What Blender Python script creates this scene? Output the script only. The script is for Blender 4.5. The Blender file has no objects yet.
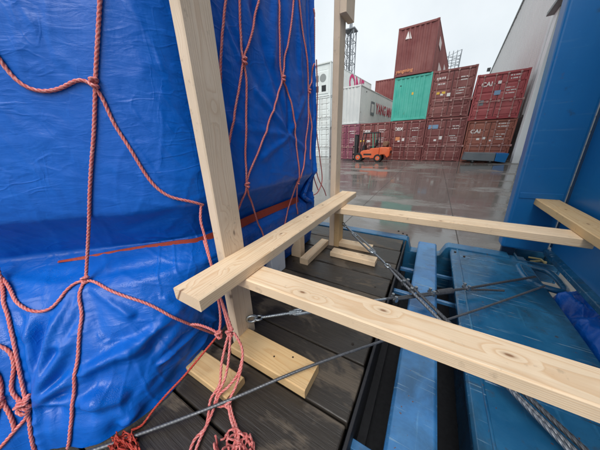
import bpy, bmesh, math, random
import numpy as np
from mathutils import Vector, Matrix

random.seed(7)
scene = bpy.context.scene
COL = scene.collection
R = math.radians

# ---------------------------------------------------------------- camera
cam_data = bpy.data.cameras.new('camera')
cam_data.sensor_width = 36.0
cam_data.lens = 13.02
cam_data.clip_start = 0.02
cam_data.clip_end = 2000
cam = bpy.data.objects.new('camera', cam_data)
COL.objects.link(cam)
_r = Vector((0.8649, 0.5012, -0.0284)); _f = Vector((-0.4785, 0.8010, -0.3597))
_f.normalize(); _r = (_r - _f*_r.dot(_f)).normalized(); _u = _r.cross(_f)
cam.matrix_world = Matrix(((_r.x, _u.x, -_f.x, 0), (_r.y, _u.y, -_f.y, 0), (_r.z, _u.z, -_f.z, 1.66), (0, 0, 0, 1)))
scene.camera = cam

# ---------------------------------------------------------------- overcast sky, weak soft sun
SUN_EL, SUN_AZ = R(54), R(158)          # azimuth measured like the sky node's rotation
world = bpy.data.worlds.new('World'); scene.world = world; world.use_nodes = True
wn = world.node_tree.nodes; wl = world.node_tree.links; wn.clear()
w_out = wn.new('ShaderNodeOutputWorld'); w_bg = wn.new('ShaderNodeBackground')
sky = wn.new('ShaderNodeTexSky'); sky.sky_type = 'NISHITA'; sky.sun_disc = False
sky.sun_elevation = SUN_EL; sky.sun_rotation = SUN_AZ; sky.air_density = 1.0; sky.dust_density = 3.0
hs = wn.new('ShaderNodeHueSaturation'); hs.inputs['Saturation'].default_value = 0.10
tc = wn.new('ShaderNodeTexCoord'); nz = wn.new('ShaderNodeTexNoise')
nz.inputs['Scale'].default_value = 2.2; nz.inputs['Detail'].default_value = 5; nz.inputs['Roughness'].default_value = .55
ramp = wn.new('ShaderNodeValToRGB')
ramp.color_ramp.elements[0].position = .30; ramp.color_ramp.elements[0].color = (3.3, 3.65, 3.9, 1)
ramp.color_ramp.elements[1].position = .62; ramp.color_ramp.elements[1].color = (4.1, 4.4, 4.6, 1)
mx = wn.new('ShaderNodeMix'); mx.data_type = 'RGBA'; mx.inputs['Factor'].default_value = .88
wl.new(sky.outputs[0], hs.inputs['Color']); wl.new(tc.outputs['Generated'], nz.inputs['Vector'])
wl.new(nz.outputs['Fac'], ramp.inputs[0]); wl.new(hs.outputs[0], mx.inputs[6]); wl.new(ramp.outputs[0], mx.inputs[7])
wl.new(mx.outputs[2], w_bg.inputs['Color']); w_bg.inputs['Strength'].default_value = 0.10
wl.new(w_bg.outputs[0], w_out.inputs['Surface'])
sd = bpy.data.lights.new('sun', 'SUN'); sd.energy = 1.5; sd.angle = R(48); sd.color = (1.0, .97, .93)
sun = bpy.data.objects.new('sun', sd); COL.objects.link(sun)
_sd = Vector((math.sin(SUN_AZ)*math.cos(SUN_EL), math.cos(SUN_AZ)*math.cos(SUN_EL), math.sin(SUN_EL)))
sun.rotation_euler = (-_sd).to_track_quat('-Z', 'Y').to_euler()
scene.view_settings.view_transform = 'Standard'; scene.view_settings.look = 'None'
scene.view_settings.gamma = 1.0; scene.view_settings.use_curve_mapping = False
scene.view_settings.exposure = 1.2

# ---------------------------------------------------------------- helpers
def lin(r, g, b):
    f = lambda c: (c/255/12.92) if c/255 <= .04045 else ((c/255+.055)/1.055)**2.4
    return (f(r), f(g), f(b), 1)

def obj(name, mesh, mat=None, parent=None, loc=None, rot=None, smooth=False):
    """mesh is in world coordinates unless loc is given (then local to loc, a world point)."""
    o = bpy.data.objects.new(name, mesh); COL.objects.link(o)
    if mat is not None and mesh is not None and not mesh.materials: mesh.materials.append(mat)
    base = Vector((0, 0, 0)); p = parent
    chain = Vector((0, 0, 0))
    while p is not None:
        chain += p.location; p = p.parent
    L = Vector(loc) if loc is not None else Vector((0, 0, 0))
    o.parent = parent; o.location = L - chain
    if rot is not None: o.rotation_euler = rot
    if smooth and mesh is not None: mesh.polygons.foreach_set('use_smooth', [True]*len(mesh.polygons))
    return o

def thing(name, label, cat, loc=(0, 0, 0), group=None, rz=0):
    o = bpy.data.objects.new(name, None); COL.objects.link(o); o.location = loc; o.empty_display_size = .1
    o.rotation_euler = (0, 0, rz)
    o['label'] = label; o['category'] = cat
    if group: o['group'] = group
    return o

def struct(o): o['kind'] = 'structure'; return o

class MB:
    def __init__(s): s.v = []; s.f = []
    def add(s, v, f):
        n = len(s.v); s.v += [tuple(p) for p in v]; s.f += [tuple(i+n for i in q) for q in f]; return s
    def box(s, x0, x1, y0, y1, z0, z1):
        v = [(x, y, z) for z in (z0, z1) for y in (y0, y1) for x in (x0, x1)]
        return s.add(v, [(0, 2, 3, 1), (4, 5, 7, 6), (0, 1, 5, 4), (2, 6, 7, 3), (0, 4, 6, 2), (1, 3, 7, 5)])
    def hexa(s, b, t):
        return s.add(list(b)+list(t), [(3, 2, 1, 0), (4, 5, 6, 7), (0, 1, 5, 4), (1, 2, 6, 5), (2, 3, 7, 6), (3, 0, 4, 7)])
    def prism(s, pts, axis, a, b):
        """pts: 2-D outline; extruded along axis between a and b. axis x: pts=(y,z); y: (x,z); z: (x,y)"""
        def P(p, q): return {'x': (q, p[0], p[1]), 'y': (p[0], q, p[1]), 'z': (p[0], p[1], q)}[axis]
        n = len(pts); v = [P(p, a) for p in pts]+[P(p, b) for p in pts]
        f = [tuple(range(n))[::-1], tuple(range(n, 2*n))]+[(i, (i+1) % n, n+(i+1) % n, n+i) for i in range(n)]
        return s.add(v, f)
    def tube(s, p0, p1, r, n=10, r1=None, caps=True):
        p0 = Vector(p0); p1 = Vector(p1); d = (p1-p0).normalized(); r1 = r if r1 is None else r1
        a = d.orthogonal().normalized(); b = d.cross(a)
        v = [p0+(a*math.cos(2*math.pi*i/n)+b*math.sin(2*math.pi*i/n))*r for i in range(n)]
        v += [p1+(a*math.cos(2*math.pi*i/n)+b*math.sin(2*math.pi*i/n))*r1 for i in range(n)]
        f = [(i, (i+1) % n, n+(i+1) % n, n+i) for i in range(n)]
        if caps: f += [tuple(range(n))[::-1], tuple(range(n, 2*n))]
        return s.add(v, f)
    def path(s, pts, r, n=8, closed=False):
        pts = [Vector(p) for p in pts]; m = len(pts)
        t = []
        for i in range(m):
            a = pts[(i-1) % m] if closed else pts[max(i-1, 0)]
            b = pts[(i+1) % m] if closed else pts[min(i+1, m-1)]
            t.append((b-a).normalized())
        u = t[0].orthogonal().normalized(); V = []
        for i in range(m):
            u = (u-t[i]*u.dot(t[i])).normalized(); w = t[i].cross(u)
            V += [pts[i]+(u*math.cos(2*math.pi*k/n)+w*math.sin(2*math.pi*k/n))*r for k in range(n)]
        F = []
        for i in range(m if closed else m-1):
            j = (i+1) % m
            F += [(i*n+k, i*n+(k+1) % n, j*n+(k+1) % n, j*n+k) for k in range(n)]
        if not closed: F += [tuple(range(n))[::-1], tuple(range((m-1)*n, m*n))]
        return s.add(V, F)
    def mesh(s, name='m', bevel=0, seg=2, angle=30, weld=False):
        me = bpy.data.meshes.new(name); me.from_pydata(s.v, [], s.f); me.validate()
        if bevel or True:
            bm = bmesh.new(); bm.from_mesh(me)
            if weld: bmesh.ops.remove_doubles(bm, verts=bm.verts, dist=1e-5)
            bmesh.ops.recalc_face_normals(bm, faces=bm.faces)
            if bevel:
                ed = [e for e in bm.edges if len(e.link_faces) == 2 and e.calc_face_angle(0) > R(angle)]
                bmesh.ops.bevel(bm, geom=ed, offset=bevel, segments=seg, profile=.5, affect='EDGES', clamp_overlap=True)
            bm.to_mesh(me); bm.free()
        return me

def spline(pts, step):
    P = [Vector(p) for p in pts]; out = []
    for i in range(len(P)-1):
        p0 = P[max(i-1, 0)]; p1 = P[i]; p2 = P[i+1]; p3 = P[min(i+2, len(P)-1)]
        n = max(2, int((p2-p1).length/step))
        for k in range(n):
            t = k/n
            out.append(.5*((2*p1)+(-p0+p2)*t+(2*p0-5*p1+4*p2-p3)*t*t+(-p0+3*p1-3*p2+p3)*t**3))
    out.append(P[-1]); return out

def rope_mesh(pts, r, strands=3, pitch=.045, step=.006, n=12, lobe=.22, raw=False):
    """Laid rope: a tube whose lobed section turns along its length; 'strand' is high on the ridges, low in the grooves."""
    pts = pts if raw else spline(pts, step)
    P = np.array([tuple(p) for p in pts]); m = len(P)
    t = np.gradient(P, axis=0); t /= np.linalg.norm(t, axis=1)[:, None]+1e-12
    L = np.concatenate([[0], np.cumsum(np.linalg.norm(np.diff(P, axis=0), axis=1))])
    u = np.zeros_like(P); a = np.array(Vector(t[0]).orthogonal().normalized())
    for i in range(m):
        a = a-t[i]*(a@t[i]); a /= np.linalg.norm(a)+1e-12; u[i] = a
    w = np.cross(t, u)
    th = np.linspace(0, 2*np.pi, n, endpoint=False)[None]+np.zeros((m, 1))
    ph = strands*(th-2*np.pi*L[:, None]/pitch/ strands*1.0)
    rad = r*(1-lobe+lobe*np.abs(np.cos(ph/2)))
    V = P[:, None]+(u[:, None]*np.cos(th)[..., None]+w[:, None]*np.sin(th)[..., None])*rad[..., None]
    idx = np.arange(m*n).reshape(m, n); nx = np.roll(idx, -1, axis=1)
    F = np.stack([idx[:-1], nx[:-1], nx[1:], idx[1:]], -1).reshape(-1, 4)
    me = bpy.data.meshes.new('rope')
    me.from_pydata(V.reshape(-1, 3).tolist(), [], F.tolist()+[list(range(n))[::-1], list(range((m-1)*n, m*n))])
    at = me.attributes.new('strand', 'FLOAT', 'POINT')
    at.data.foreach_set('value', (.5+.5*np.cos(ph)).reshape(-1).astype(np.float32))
    me.polygons.foreach_set('use_smooth', [True]*len(me.polygons))
    return me

def text_mesh(s, size, extrude=0.0):
    cu = bpy.data.curves.new('print', 'FONT'); cu.body = s; cu.size = size; cu.align_x = 'CENTER'; cu.align_y = 'CENTER'
    cu.resolution_u = 3; cu.offset = size*.022; cu.extrude = extrude
    o = bpy.data.objects.new('print', cu); COL.objects.link(o)
    dg = bpy.context.evaluated_depsgraph_get(); dg.update()
    me = bpy.data.meshes.new_from_object(o.evaluated_get(dg)); me.materials.clear()
    bpy.data.objects.remove(o); bpy.data.curves.remove(cu)
    return me

# ---------------------------------------------------------------- materials
class NT:
    def __init__(s, name):
        s.m = bpy.data.materials.new(name); s.m.use_nodes = True
        s.t = s.m.node_tree; s.n = s.t.nodes; s.l = s.t.links
        s.b = s.n['Principled BSDF']
    def new(s, typ, **kw):
        n = s.n.new(typ)
        for k, v in kw.items(): setattr(n, k, v)
        return n
    def set(s, sock, val):
        if isinstance(val, bpy.types.NodeSocket): s.l.new(val, sock)
        else: sock.default_value = val
    def math(s, op, a, b=None, c=None, clamp=False):
        n = s.new('ShaderNodeMath', operation=op, use_clamp=clamp)
        s.set(n.inputs[0], a)
        if b is not None: s.set(n.inputs[1], b)
        if c is not None: s.set(n.inputs[2], c)
        return n.outputs[0]
    def noise(s, vec, scale, detail=4, rough=.55, dist=0):
        n = s.new('ShaderNodeTexNoise'); n.inputs['Scale'].default_value = scale
        n.inputs['Detail'].default_value = detail; n.inputs['Roughness'].default_value = rough
        n.inputs['Distortion'].default_value = dist
        s.l.new(vec, n.inputs['Vector']); return n.outputs['Fac']
    def coord(s, kind='Object'):
        return s.new('ShaderNodeTexCoord').outputs[kind]
    def pos(s):
        return s.new('ShaderNodeNewGeometry').outputs['Position']
    def rand(s): return s.new('ShaderNodeObjectInfo').outputs['Random']
    def vscale(s, v, sc):
        n = s.new('ShaderNodeVectorMath', operation='MULTIPLY'); s.l.new(v, n.inputs[0]); n.inputs[1].default_value = sc; return n.outputs[0]
    def vadd(s, v, w):
        n = s.new('ShaderNodeVectorMath', operation='ADD'); s.l.new(v, n.inputs[0]); s.set(n.inputs[1], w); return n.outputs[0]
    def ramp(s, fac, stops):
        n = s.new('ShaderNodeValToRGB'); e = n.color_ramp.elements
        while len(e) < len(stops): e.new(.5)
        for q, (p, c) in zip(e, stops):
            q.position = p; q.color = c if isinstance(c, tuple) else (c, c, c, 1)
        s.l.new(fac, n.inputs[0]); return n.outputs[0]
    def mix(s, fac, a, b, mode='MIX'):
        n = s.new('ShaderNodeMix', data_type='RGBA', blend_type=mode)
        s.set(n.inputs[0], fac); s.set(n.inputs[6], a); s.set(n.inputs[7], b); return n.outputs[2]
    def out(s, color=None, rough=None, bump=None, bstr=.3, bdist=.01, metal=None, spec=None, **kw):
        if color is not None: s.set(s.b.inputs['Base Color'], color)
        if rough is not None: s.set(s.b.inputs['Roughness'], rough)
        if metal is not None: s.b.inputs['Metallic'].default_value = metal
        if spec is not None: s.b.inputs['Specular IOR Level'].default_value = spec
        for k, v in kw.items(): s.set(s.b.inputs[k.replace('_', ' ')], v)
        if bump is not None:
            n = s.new('ShaderNodeBump'); n.inputs['Strength'].default_value = bstr; n.inputs['Distance'].default_value = bdist
            s.l.new(bump, n.inputs['Height']); s.l.new(n.outputs[0], s.b.inputs['Normal'])
        return s.m

def mat_wood(name, light, dark, knot, grey=0.0, ring=.0052, knots=1.0):
    k = NT(name); co = k.coord(); rnd = k.rand()
    off = k.new('ShaderNodeCombineXYZ'); k.set(off.inputs[0], k.math('MULTIPLY', rnd, 37.0))
    cx = k.vadd(co, off.outputs[0])
    sep = k.new('ShaderNodeSeparateXYZ'); k.l.new(cx, sep.inputs[0])
    wob = k.noise(k.vscale(cx, (1.6, 9, 9)), 1.0, 3)
    wob2 = k.noise(k.vscale(cx, (.7, 2, 2)), 1.0, 2)
    y = k.math('ADD', sep.outputs[1], k.math('MULTIPLY', k.math('SUBTRACT', wob2, .5), .10))
    z = k.math('ADD', sep.outputs[2], k.math('ADD', k.math('MULTIPLY', rnd, .05), .055))
    vo = k.new('ShaderNodeTexVoronoi'); vo.feature = 'F1'; vo.inputs['Scale'].default_value = 1.0
    vo.voronoi_dimensions = '2D'; kc = k.new('ShaderNodeCombineXYZ'); k.set(kc.inputs[0], k.math('MULTIPLY', sep.outputs[0], 3.2)); k.set(kc.inputs[1], k.math('MULTIPLY', k.math('ADD', sep.outputs[1], k.math('MULTIPLY', sep.outputs[2], .7)), 7.5))
    k.l.new(kc.outputs[0], vo.inputs['Vector']); kd = vo.outputs['Distance']
    warp = k.math('MULTIPLY', k.ramp(kd, [(0, 1.0), (.22, 0.0)]), .012*knots)
    rr = k.math('SQRT', k.math('ADD', k.math('MULTIPLY', y, y), k.math('MULTIPLY', z, z)))
    rr = k.math('ADD', k.math('ADD', rr, warp), k.math('MULTIPLY', wob, .022))
    fr = k.math('FRACT', k.math('DIVIDE', rr, ring))
    g = k.ramp(fr, [(0, .05), (.55, .25), (.88, .95), (1, .05)])
    fine = k.noise(k.vscale(cx, (6, 160, 160)), 1.0, 2)
    c = k.mix(k.math('MULTIPLY', g, .72), light, dark)
    c = k.mix(k.math('MULTIPLY', fine, .42), c, dark)
    blot = k.noise(cx, 5.0, 4)
    c = k.mix(k.ramp(blot, [(.42, 0.0), (.75, .38)]), c, lin(186, 164, 132))
    csep = k.new('ShaderNodeSeparateColor'); k.l.new(vo.outputs['Color'], csep.inputs[0]); gate = k.math('GREATER_THAN', csep.outputs[0], .55)
    kn = k.ramp(kd, [(.0, 1.0), (.022, .95), (.038, .4), (.07, 0.0)])
    c = k.mix(k.math('MULTIPLY', k.math('MULTIPLY', kn, gate), .85*knots), c, knot)
    if grey:
        gm = k.noise(k.vscale(cx, (2, 14, 14)), 1.0, 4)
        c = k.mix(k.math('MULTIPLY', k.ramp(gm, [(.25, .55), (.7, 1.0)]), grey), c, lin(190, 184, 172))
    dirt = k.ramp(k.noise(cx, 23, 5, .65), [(.62, 0.0), (.70, .55)])
    c = k.mix(k.math('MULTIPLY', dirt, .5), c, lin(112, 96, 76))
    bump = k.math('ADD', k.math('MULTIPLY', g, .35), fine)
    return k.out(c, k.ramp(fine, [(.2, .5), (.8, .75)]), bump, .35, .0015, spec=.3)

def mat_deck():
    k = NT('wet_dark_deck_wood'); co = k.coord(); rnd = k.rand()
    off = k.new('ShaderNodeCombineXYZ'); k.set(off.inputs[0], k.math('MULTIPLY', rnd, 31.0)); k.set(off.inputs[1], k.math('MULTIPLY', rnd, 7.0))
    cx = k.vadd(co, off.outputs[0])
    fine = k.noise(k.vscale(cx, (5, 110, 60)), 1.0, 5, .6, .3)
    mid = k.noise(k.vscale(cx, (2.5, 26, 20)), 1.0, 4, .6)
    wet = k.ramp(k.noise(k.vscale(cx, (3.2, 7, 5)), 1.0, 5, .62, .5), [(.42, 0.0), (.50, 1.0)])
    c = k.mix(fine, lin(62, 55, 48), lin(110, 98, 84))
    c = k.mix(k.ramp(mid, [(.35, 0.0), (.7, .6)]), c, lin(84, 76, 66))
    c = k.mix(wet, c, k.mix(fine, lin(36, 33, 30), lin(68, 62, 56)))
    c = k.mix(k.ramp(fine, [(.22, .75), (.36, 0.0)]), c, lin(20, 18, 17))
    return k.out(c, k.mix(wet, (.62,)*3+(1,), (.30,)*3+(1,)), k.math('ADD', fine, mid), .7, .004, spec=.4)

def mat_tarp():
    k = NT('blue_tarpaulin'); p = k.pos()
    big = k.noise(p, 2.3, 3); mid = k.noise(p, 14, 4, .6)
    st = k.noise(k.vscale(p, (9, 9, 34)), 1.0, 4, .6, .6)
    st2 = k.noise(k.vscale(p, (30, 30, 12)), 1.0, 3, .55, .4)
    fine = k.noise(p, 110, 2)
    drop = k.new('ShaderNodeTexVoronoi'); drop.inputs['Scale'].default_value = 240; k.l.new(p, drop.inputs['Vector'])
    dz = k.ramp(drop.outputs['Distance'], [(.18, 1.0), (.34, 0.0)])
    sep = k.new('ShaderNodeSeparateXYZ'); k.l.new(p, sep.inputs[0])
    wetm = k.math('MULTIPLY', k.ramp(k.noise(p, 6, 4, .6), [(.47, 0.0), (.56, 1.0)]), k.ramp(sep.outputs[2], [(.0, 1.0), (1.0, 1.0)]))
    lowm = k.math('LESS_THAN', sep.outputs[2], 1.2)
    wetm = k.math('MULTIPLY', wetm, lowm)
    c = k.mix(big, lin(0, 82, 176), lin(0, 96, 192))
    c = k.mix(k.ramp(mid, [(.45, 0.0), (.8, .35)]), c, lin(2, 106, 204))
    dust = k.ramp(k.noise(p, 45, 5, .7), [(.60, 0.0), (.75, .4)])
    c = k.mix(k.math('MULTIPLY', dust, .35), c, lin(50, 124, 190))
    h = k.math('ADD', k.math('MULTIPLY', st, .8), k.math('ADD', k.math('MULTIPLY', st2, .5), k.math('MULTIPLY', fine, .05)))
    h = k.math('ADD', h, k.math('MULTIPLY', k.math('MULTIPLY', dz, wetm), .22))
    for sc, am in (((5, 5, 11), .30), ((13, 13, 6), .16)):
        rn = k.noise(k.vscale(p, sc), 1.0, 2, .5, .8)
        h = k.math('ADD', h, k.math('MULTIPLY', k.ramp(k.math('ABSOLUTE', k.math('SUBTRACT', rn, .5)), [(0, 1.0), (.05, 0.0)]), k.math('MULTIPLY', k.ramp(big, [(.38, 0.0), (.62, 1.0)]), am)))
    rough = k.math('SUBTRACT', k.ramp(mid, [(.3, .34), (.7, .46)]), k.math('MULTIPLY', wetm, .12))
    return k.out(c, rough, h, .5, .006, spec=.34)

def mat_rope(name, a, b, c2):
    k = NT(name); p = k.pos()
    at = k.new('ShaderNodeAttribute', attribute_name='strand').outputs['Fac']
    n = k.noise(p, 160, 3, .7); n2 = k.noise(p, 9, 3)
    c = k.mix(at, a, b)  # paler along the strand ridges, darker in the grooves between them
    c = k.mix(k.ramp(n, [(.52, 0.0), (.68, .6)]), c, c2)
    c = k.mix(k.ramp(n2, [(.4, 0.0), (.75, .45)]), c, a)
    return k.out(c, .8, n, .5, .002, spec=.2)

def mat_paint(name, base, wear, rust, rough=.4, amt=.5, scale=6.0, spec=.5, bump=.15, grime=0.0):
    """Painted steel with faded patches, scratches and a little rust."""
    k = NT(name); co = k.coord()
    rnd = k.rand(); off = k.new('ShaderNodeCombineXYZ'); k.set(off.inputs[0], k.math('MULTIPLY', rnd, 53.0))
    p = k.vadd(co, off.outputs[0])
    n1 = k.noise(p, scale*.4, 4, .6); n2 = k.noise(p, scale*3, 6, .7); n3 = k.noise(k.vscale(p, (1, 1, .14)), scale*2.2, 4, .6)
    sc = k.noise(k.vscale(p, (1, .06, 1)), scale*12, 3, .6)
    c = k.mix(k.ramp(n1, [(.35, 0.0), (.7, amt)]), base, wear)
    c = k.mix(k.math('MULTIPLY', k.ramp(n3, [(.5, 0.0), (.75, .5)]), amt), c, wear)
    c = k.mix(k.math('MULTIPLY', k.ramp(sc, [(.64, 0.0), (.72, 1.0)]), amt*.7), c, wear)
    c = k.mix(k.math('MULTIPLY', k.ramp(n2, [(.64, 0.0), (.72, 1.0)]), amt), c, rust)
    if grime:
        g1 = k.noise(k.vadd(p, (3.1, 7.7, 1.3)), scale*.7, 6, .68, .6); g2 = k.noise(k.vscale(p, (1, 1, .12)), scale*3, 5, .65)
        gm = k.math('MULTIPLY', k.ramp(g1, [(.46, 0.0), (.66, .75)]), grime)
        c = k.mix(gm, c, lin(30, 52, 62))
        c = k.mix(k.math('MULTIPLY', k.ramp(g2, [(.58, 0.0), (.72, .6)]), grime), c, lin(70, 66, 60))
        chip = k.noise(k.vadd(p, (9.1, 2.7, 5.3)), scale*9, 3, .6)
        c = k.mix(k.math('MULTIPLY', k.ramp(chip, [(.70, 0.0), (.715, 1.0)]), min(1.0, grime*1.6)), c, lin(96, 66, 48))
        scr = k.noise(k.vscale(k.vadd(p, (1.7, 4.1, 0)), (.05, 1, 1)), scale*14, 3, .6)
        c = k.mix(k.math('MULTIPLY', k.ramp(scr, [(.63, 0.0), (.68, .8)]), grime), c, lin(126, 158, 176))
    r = k.math('ADD', rough, k.math('MULTIPLY', k.math('SUBTRACT', n1, .5), .5 if grime else .35))
    return k.out(c, r, k.math('ADD', n2, k.math('MULTIPLY', n1, .6)), bump, .004, spec=spec)

def mat_plain(name, col, rough=.5, metal=0.0, var=.25, scale=30, bump=.1):
    k = NT(name); p = k.coord(); n = k.noise(p, scale, 4, .6)
    c = k.mix(k.math('MULTIPLY', n, var*2), col, tuple(x*.45 for x in col[:3])+(1,))
    return k.out(c, k.ramp(n, [(.3, max(rough-.12, .03)), (.7, min(rough+.12, 1.0))]), n, bump, .002, metal=metal)

def mat_yard():
    k = NT('wet_concrete'); p = k.pos(); rnd = k.rand()
    n1 = k.noise(p, .35, 5, .6, .4); n2 = k.noise(p, 3.0, 6, .65); n3 = k.noise(p, 38, 4, .7); n4 = k.noise(k.vscale(p, (.25, 1.3, 1)), 1.0, 4, .6)
    c = k.mix(n2, lin(100, 98, 95), lin(144, 140, 136))
    c = k.mix(k.ramp(n1, [(.4, 0.0), (.65, .7)]), c, lin(108, 103, 98))
    c = k.mix(k.ramp(n3, [(.55, 0.0), (.75, .5)]), c, lin(160, 154, 146))
    c = k.mix(k.math('MULTIPLY', rnd, .45), c, lin(120, 115, 108))
    wet = k.ramp(k.math('ADD', k.math('MULTIPLY', n1, .6), k.math('MULTIPLY', n4, .4)), [(.40, 0.0), (.49, 1.0)])
    c = k.mix(k.math('MULTIPLY', wet, .6), c, k.mix(n2, lin(78, 76, 74), lin(112, 109, 106)))
    r = k.mix(wet, k.ramp(n2, [(.3, .30), (.7, .62)]), k.ramp(n2, [(.3, .03), (.75, .17)]))
    h = k.math('MULTIPLY', k.math('ADD', k.math('MULTIPLY', n2, .5), k.math('MULTIPLY', n3, .5)), k.math('SUBTRACT', 1.03, wet))
    return k.out(c, r, h, .45, .01, spec=.6)

def mat_metal(name, col, rough=.35, metal=.9):
    k = NT(name); p = k.pos(); n = k.noise(p, 90, 4, .7); n2 = k.noise(p, 14, 3)
    at = k.new('ShaderNodeAttribute', attribute_name='strand').outputs['Fac']
    c = k.mix(k.ramp(n, [(.4, 0.0), (.7, .7)]), col, tuple(x*.4 for x in col[:3])+(1,))
    return k.out(c, k.ramp(n2, [(.3, rough-.1), (.7, rough+.15)]), n, .3, .001, metal=metal)

M = {}
M['pine'] = mat_wood('fresh_pine', lin(242, 221, 190), lin(212, 170, 126), lin(120, 78, 48))
M['pine_grey'] = mat_wood('weathered_pine', lin(238, 218, 192), lin(210, 178, 146), lin(98, 72, 54), grey=.15)
M['pine_warm'] = mat_wood('wet_pine', lin(218, 188, 140), lin(196, 152, 100), lin(120, 78, 46))
M['deck'] = mat_deck()
M['tarp'] = mat_tarp()
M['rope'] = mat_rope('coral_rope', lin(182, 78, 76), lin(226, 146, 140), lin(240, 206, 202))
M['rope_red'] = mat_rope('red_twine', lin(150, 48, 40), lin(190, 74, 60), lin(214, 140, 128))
M['strap'] = mat_plain('orange_webbing', lin(178, 66, 44), .7, 0, .25, 90, .4)
M['blue'] = mat_paint('blue_rack_paint', lin(16, 82, 124), lin(56, 120, 158), lin(66, 58, 50), .24, .8, 5, .55, .4, .9)
M['blue_beam'] = mat_paint('light_blue_rack_paint', lin(44, 108, 166), lin(90, 146, 190), lin(82, 76, 70), .26, .7, 5, .55, .35, .7)
M['blue_wall'] = mat_paint('blue_end_wall_paint', lin(12, 98, 160), lin(34, 116, 174), lin(44, 60, 70), .36, .5, 2.2, .5, .08, .10)
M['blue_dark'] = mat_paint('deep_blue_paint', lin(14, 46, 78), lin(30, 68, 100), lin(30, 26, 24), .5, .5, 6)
M['pan'] = mat_plain('grimy_steel', lin(38, 38, 42), .6, 0, .4, 40, .5)
M['wire'] = mat_metal('wire_rope_steel', lin(150, 153, 158), .40, .75)
M['wire_dark'] = mat_metal('dark_wire_rope', lin(98, 100, 104), .45, .6)
M['wire_grey'] = mat_metal('dull_wire_rope', lin(112, 114, 118), .48, .6)
M['galv'] = mat_metal('galvanised_steel', lin(176, 184, 190), .34, .9)
M['nail'] = mat_plain('nail_steel', lin(60, 52, 46), .5, .6)
M['yard'] = mat_yard()
M['joint'] = mat_plain('joint_dirt', lin(74, 70, 66), .5, 0, .4, 20)
for nm, rgb, wr in (('maroon', (110, 54, 54), (142, 94, 90)), ('purple', (118, 60, 78), (148, 98, 110)), ('red', (146, 56, 62), (170, 96, 96)),
                    ('rust', (128, 70, 58), (160, 104, 90)), ('teal', (58, 164, 148), (104, 190, 174)), ('white', (214, 222, 222), (196, 200, 198)),
                    ('grey', (188, 192, 192), (206, 208, 206))):
    M[nm] = mat_paint('container_'+nm, lin(*rgb), lin(*wr), lin(86, 56, 44), .5, .8, 1.4, .4, .12)
M['gear'] = mat_paint('door_gear', lin(158, 116, 112), lin(184, 156, 150), lin(104, 60, 48), .5, .6, 8)
M['gear_grey'] = mat_paint('pale_door_gear', lin(190, 192, 190), lin(206, 206, 204), lin(110, 70, 54), .5, .6, 8)
M['rubber'] = mat_plain('black_rubber', lin(30, 30, 32), .7)
M['print_white'] = mat_plain('white_print', lin(226, 222, 220), .55, 0, .15, 12)
M['print_red'] = mat_plain('red_print', lin(192, 40, 62), .55, 0, .1, 12)
M['print_magenta'] = mat_plain('magenta_print', lin(206, 44, 116), .55, 0, .1, 12)
M['print_grey'] = mat_plain('grey_print', lin(120, 124, 130), .55, 0, .1, 12)
M['print_orange'] = mat_plain('orange_print', lin(214, 140, 96), .55, 0, .1, 12)
M['print_yellow'] = mat_plain('yellow_print', lin(222, 180, 70), .55, 0, .1, 12)
M['print_blue'] = mat_plain('blue_grey_print', lin(120, 150, 180), .55, 0, .1, 12)
M['orange'] = mat_paint('orange_machine_paint', lin(208, 84, 40), lin(214, 122, 84), lin(82, 56, 44), .5, .6, 3)
M['black'] = mat_plain('black_machine_paint', lin(34, 36, 40), .5)
M['rim'] = mat_plain('wheel_rim', lin(150, 150, 150), .5)
M['green'] = mat_plain('green_vest', lin(90, 190, 160), .6)
M['brown'] = mat_plain('brown_gas_cylinder', lin(128, 92, 70), .6)
M['wallpanel'] = mat_paint('warehouse_panel', lin(220, 220, 220), lin(230, 230, 228), lin(196, 192, 186), .6, .4, .35, .3, .03)
M['plinth'] = mat_paint('warehouse_plinth', lin(236, 238, 240), lin(226, 228, 230), lin(160, 156, 150), .6, .4, .8, .3, .03)
M['recess'] = mat_plain('door_recess_steel', lin(140, 146, 146), .6)
M['lattice'] = mat_plain('galvanised_lattice', lin(128, 134, 140), .5, .3)
M['skid'] = mat_plain('black_skid_steel', lin(28, 28, 32), .6, 0, .4, 20)
M['tray'] = mat_paint('worn_grey_steel', lin(92, 100, 108), lin(120, 126, 130), lin(80, 66, 56), .5, .5, 3)
M['debris'] = mat_plain('straw_debris', lin(196, 180, 130), .8)

# ================================================================ THE SETTING: wet yard
YX = [-44, -38, -32, -26, -20.5, -15, -10, -5.7, -1.4, .6, 4.9, 9.5, 14, 20, 26]
YY = [-9, -4, .9, 5.7, 10.6, 15.4, 20.6, 26, 32, 38, 45, 52]
ym = MB().box(-700, 700, -700, 700, -.3, -.012).mesh('yard')
yard = struct(obj('yard', ym, M['joint'])); ym.materials.clear(); ym.materials.append(M['yard'])
jm = MB().box(YX[0], YX[-1], YY[0], YY[-1], -.011, -.006).mesh('joint'); obj('joint_filling', jm, M['joint'], yard)
for i in range(len(YX)-1):
    for j in range(len(YY)-1):
        g = .012
        w, d = YX[i+1]-YX[i]-g, YY[j+1]-YY[j]-g
        me = MB().box(-w/2, w/2, -d/2, d/2, -.01, 0).mesh('slab', .004, 1)
        o = obj('concrete_slab', me, M['yard'], yard, ((YX[i]+YX[i+1])/2, (YY[j]+YY[j+1])/2, random.uniform(-.0015, .0015)))

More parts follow.
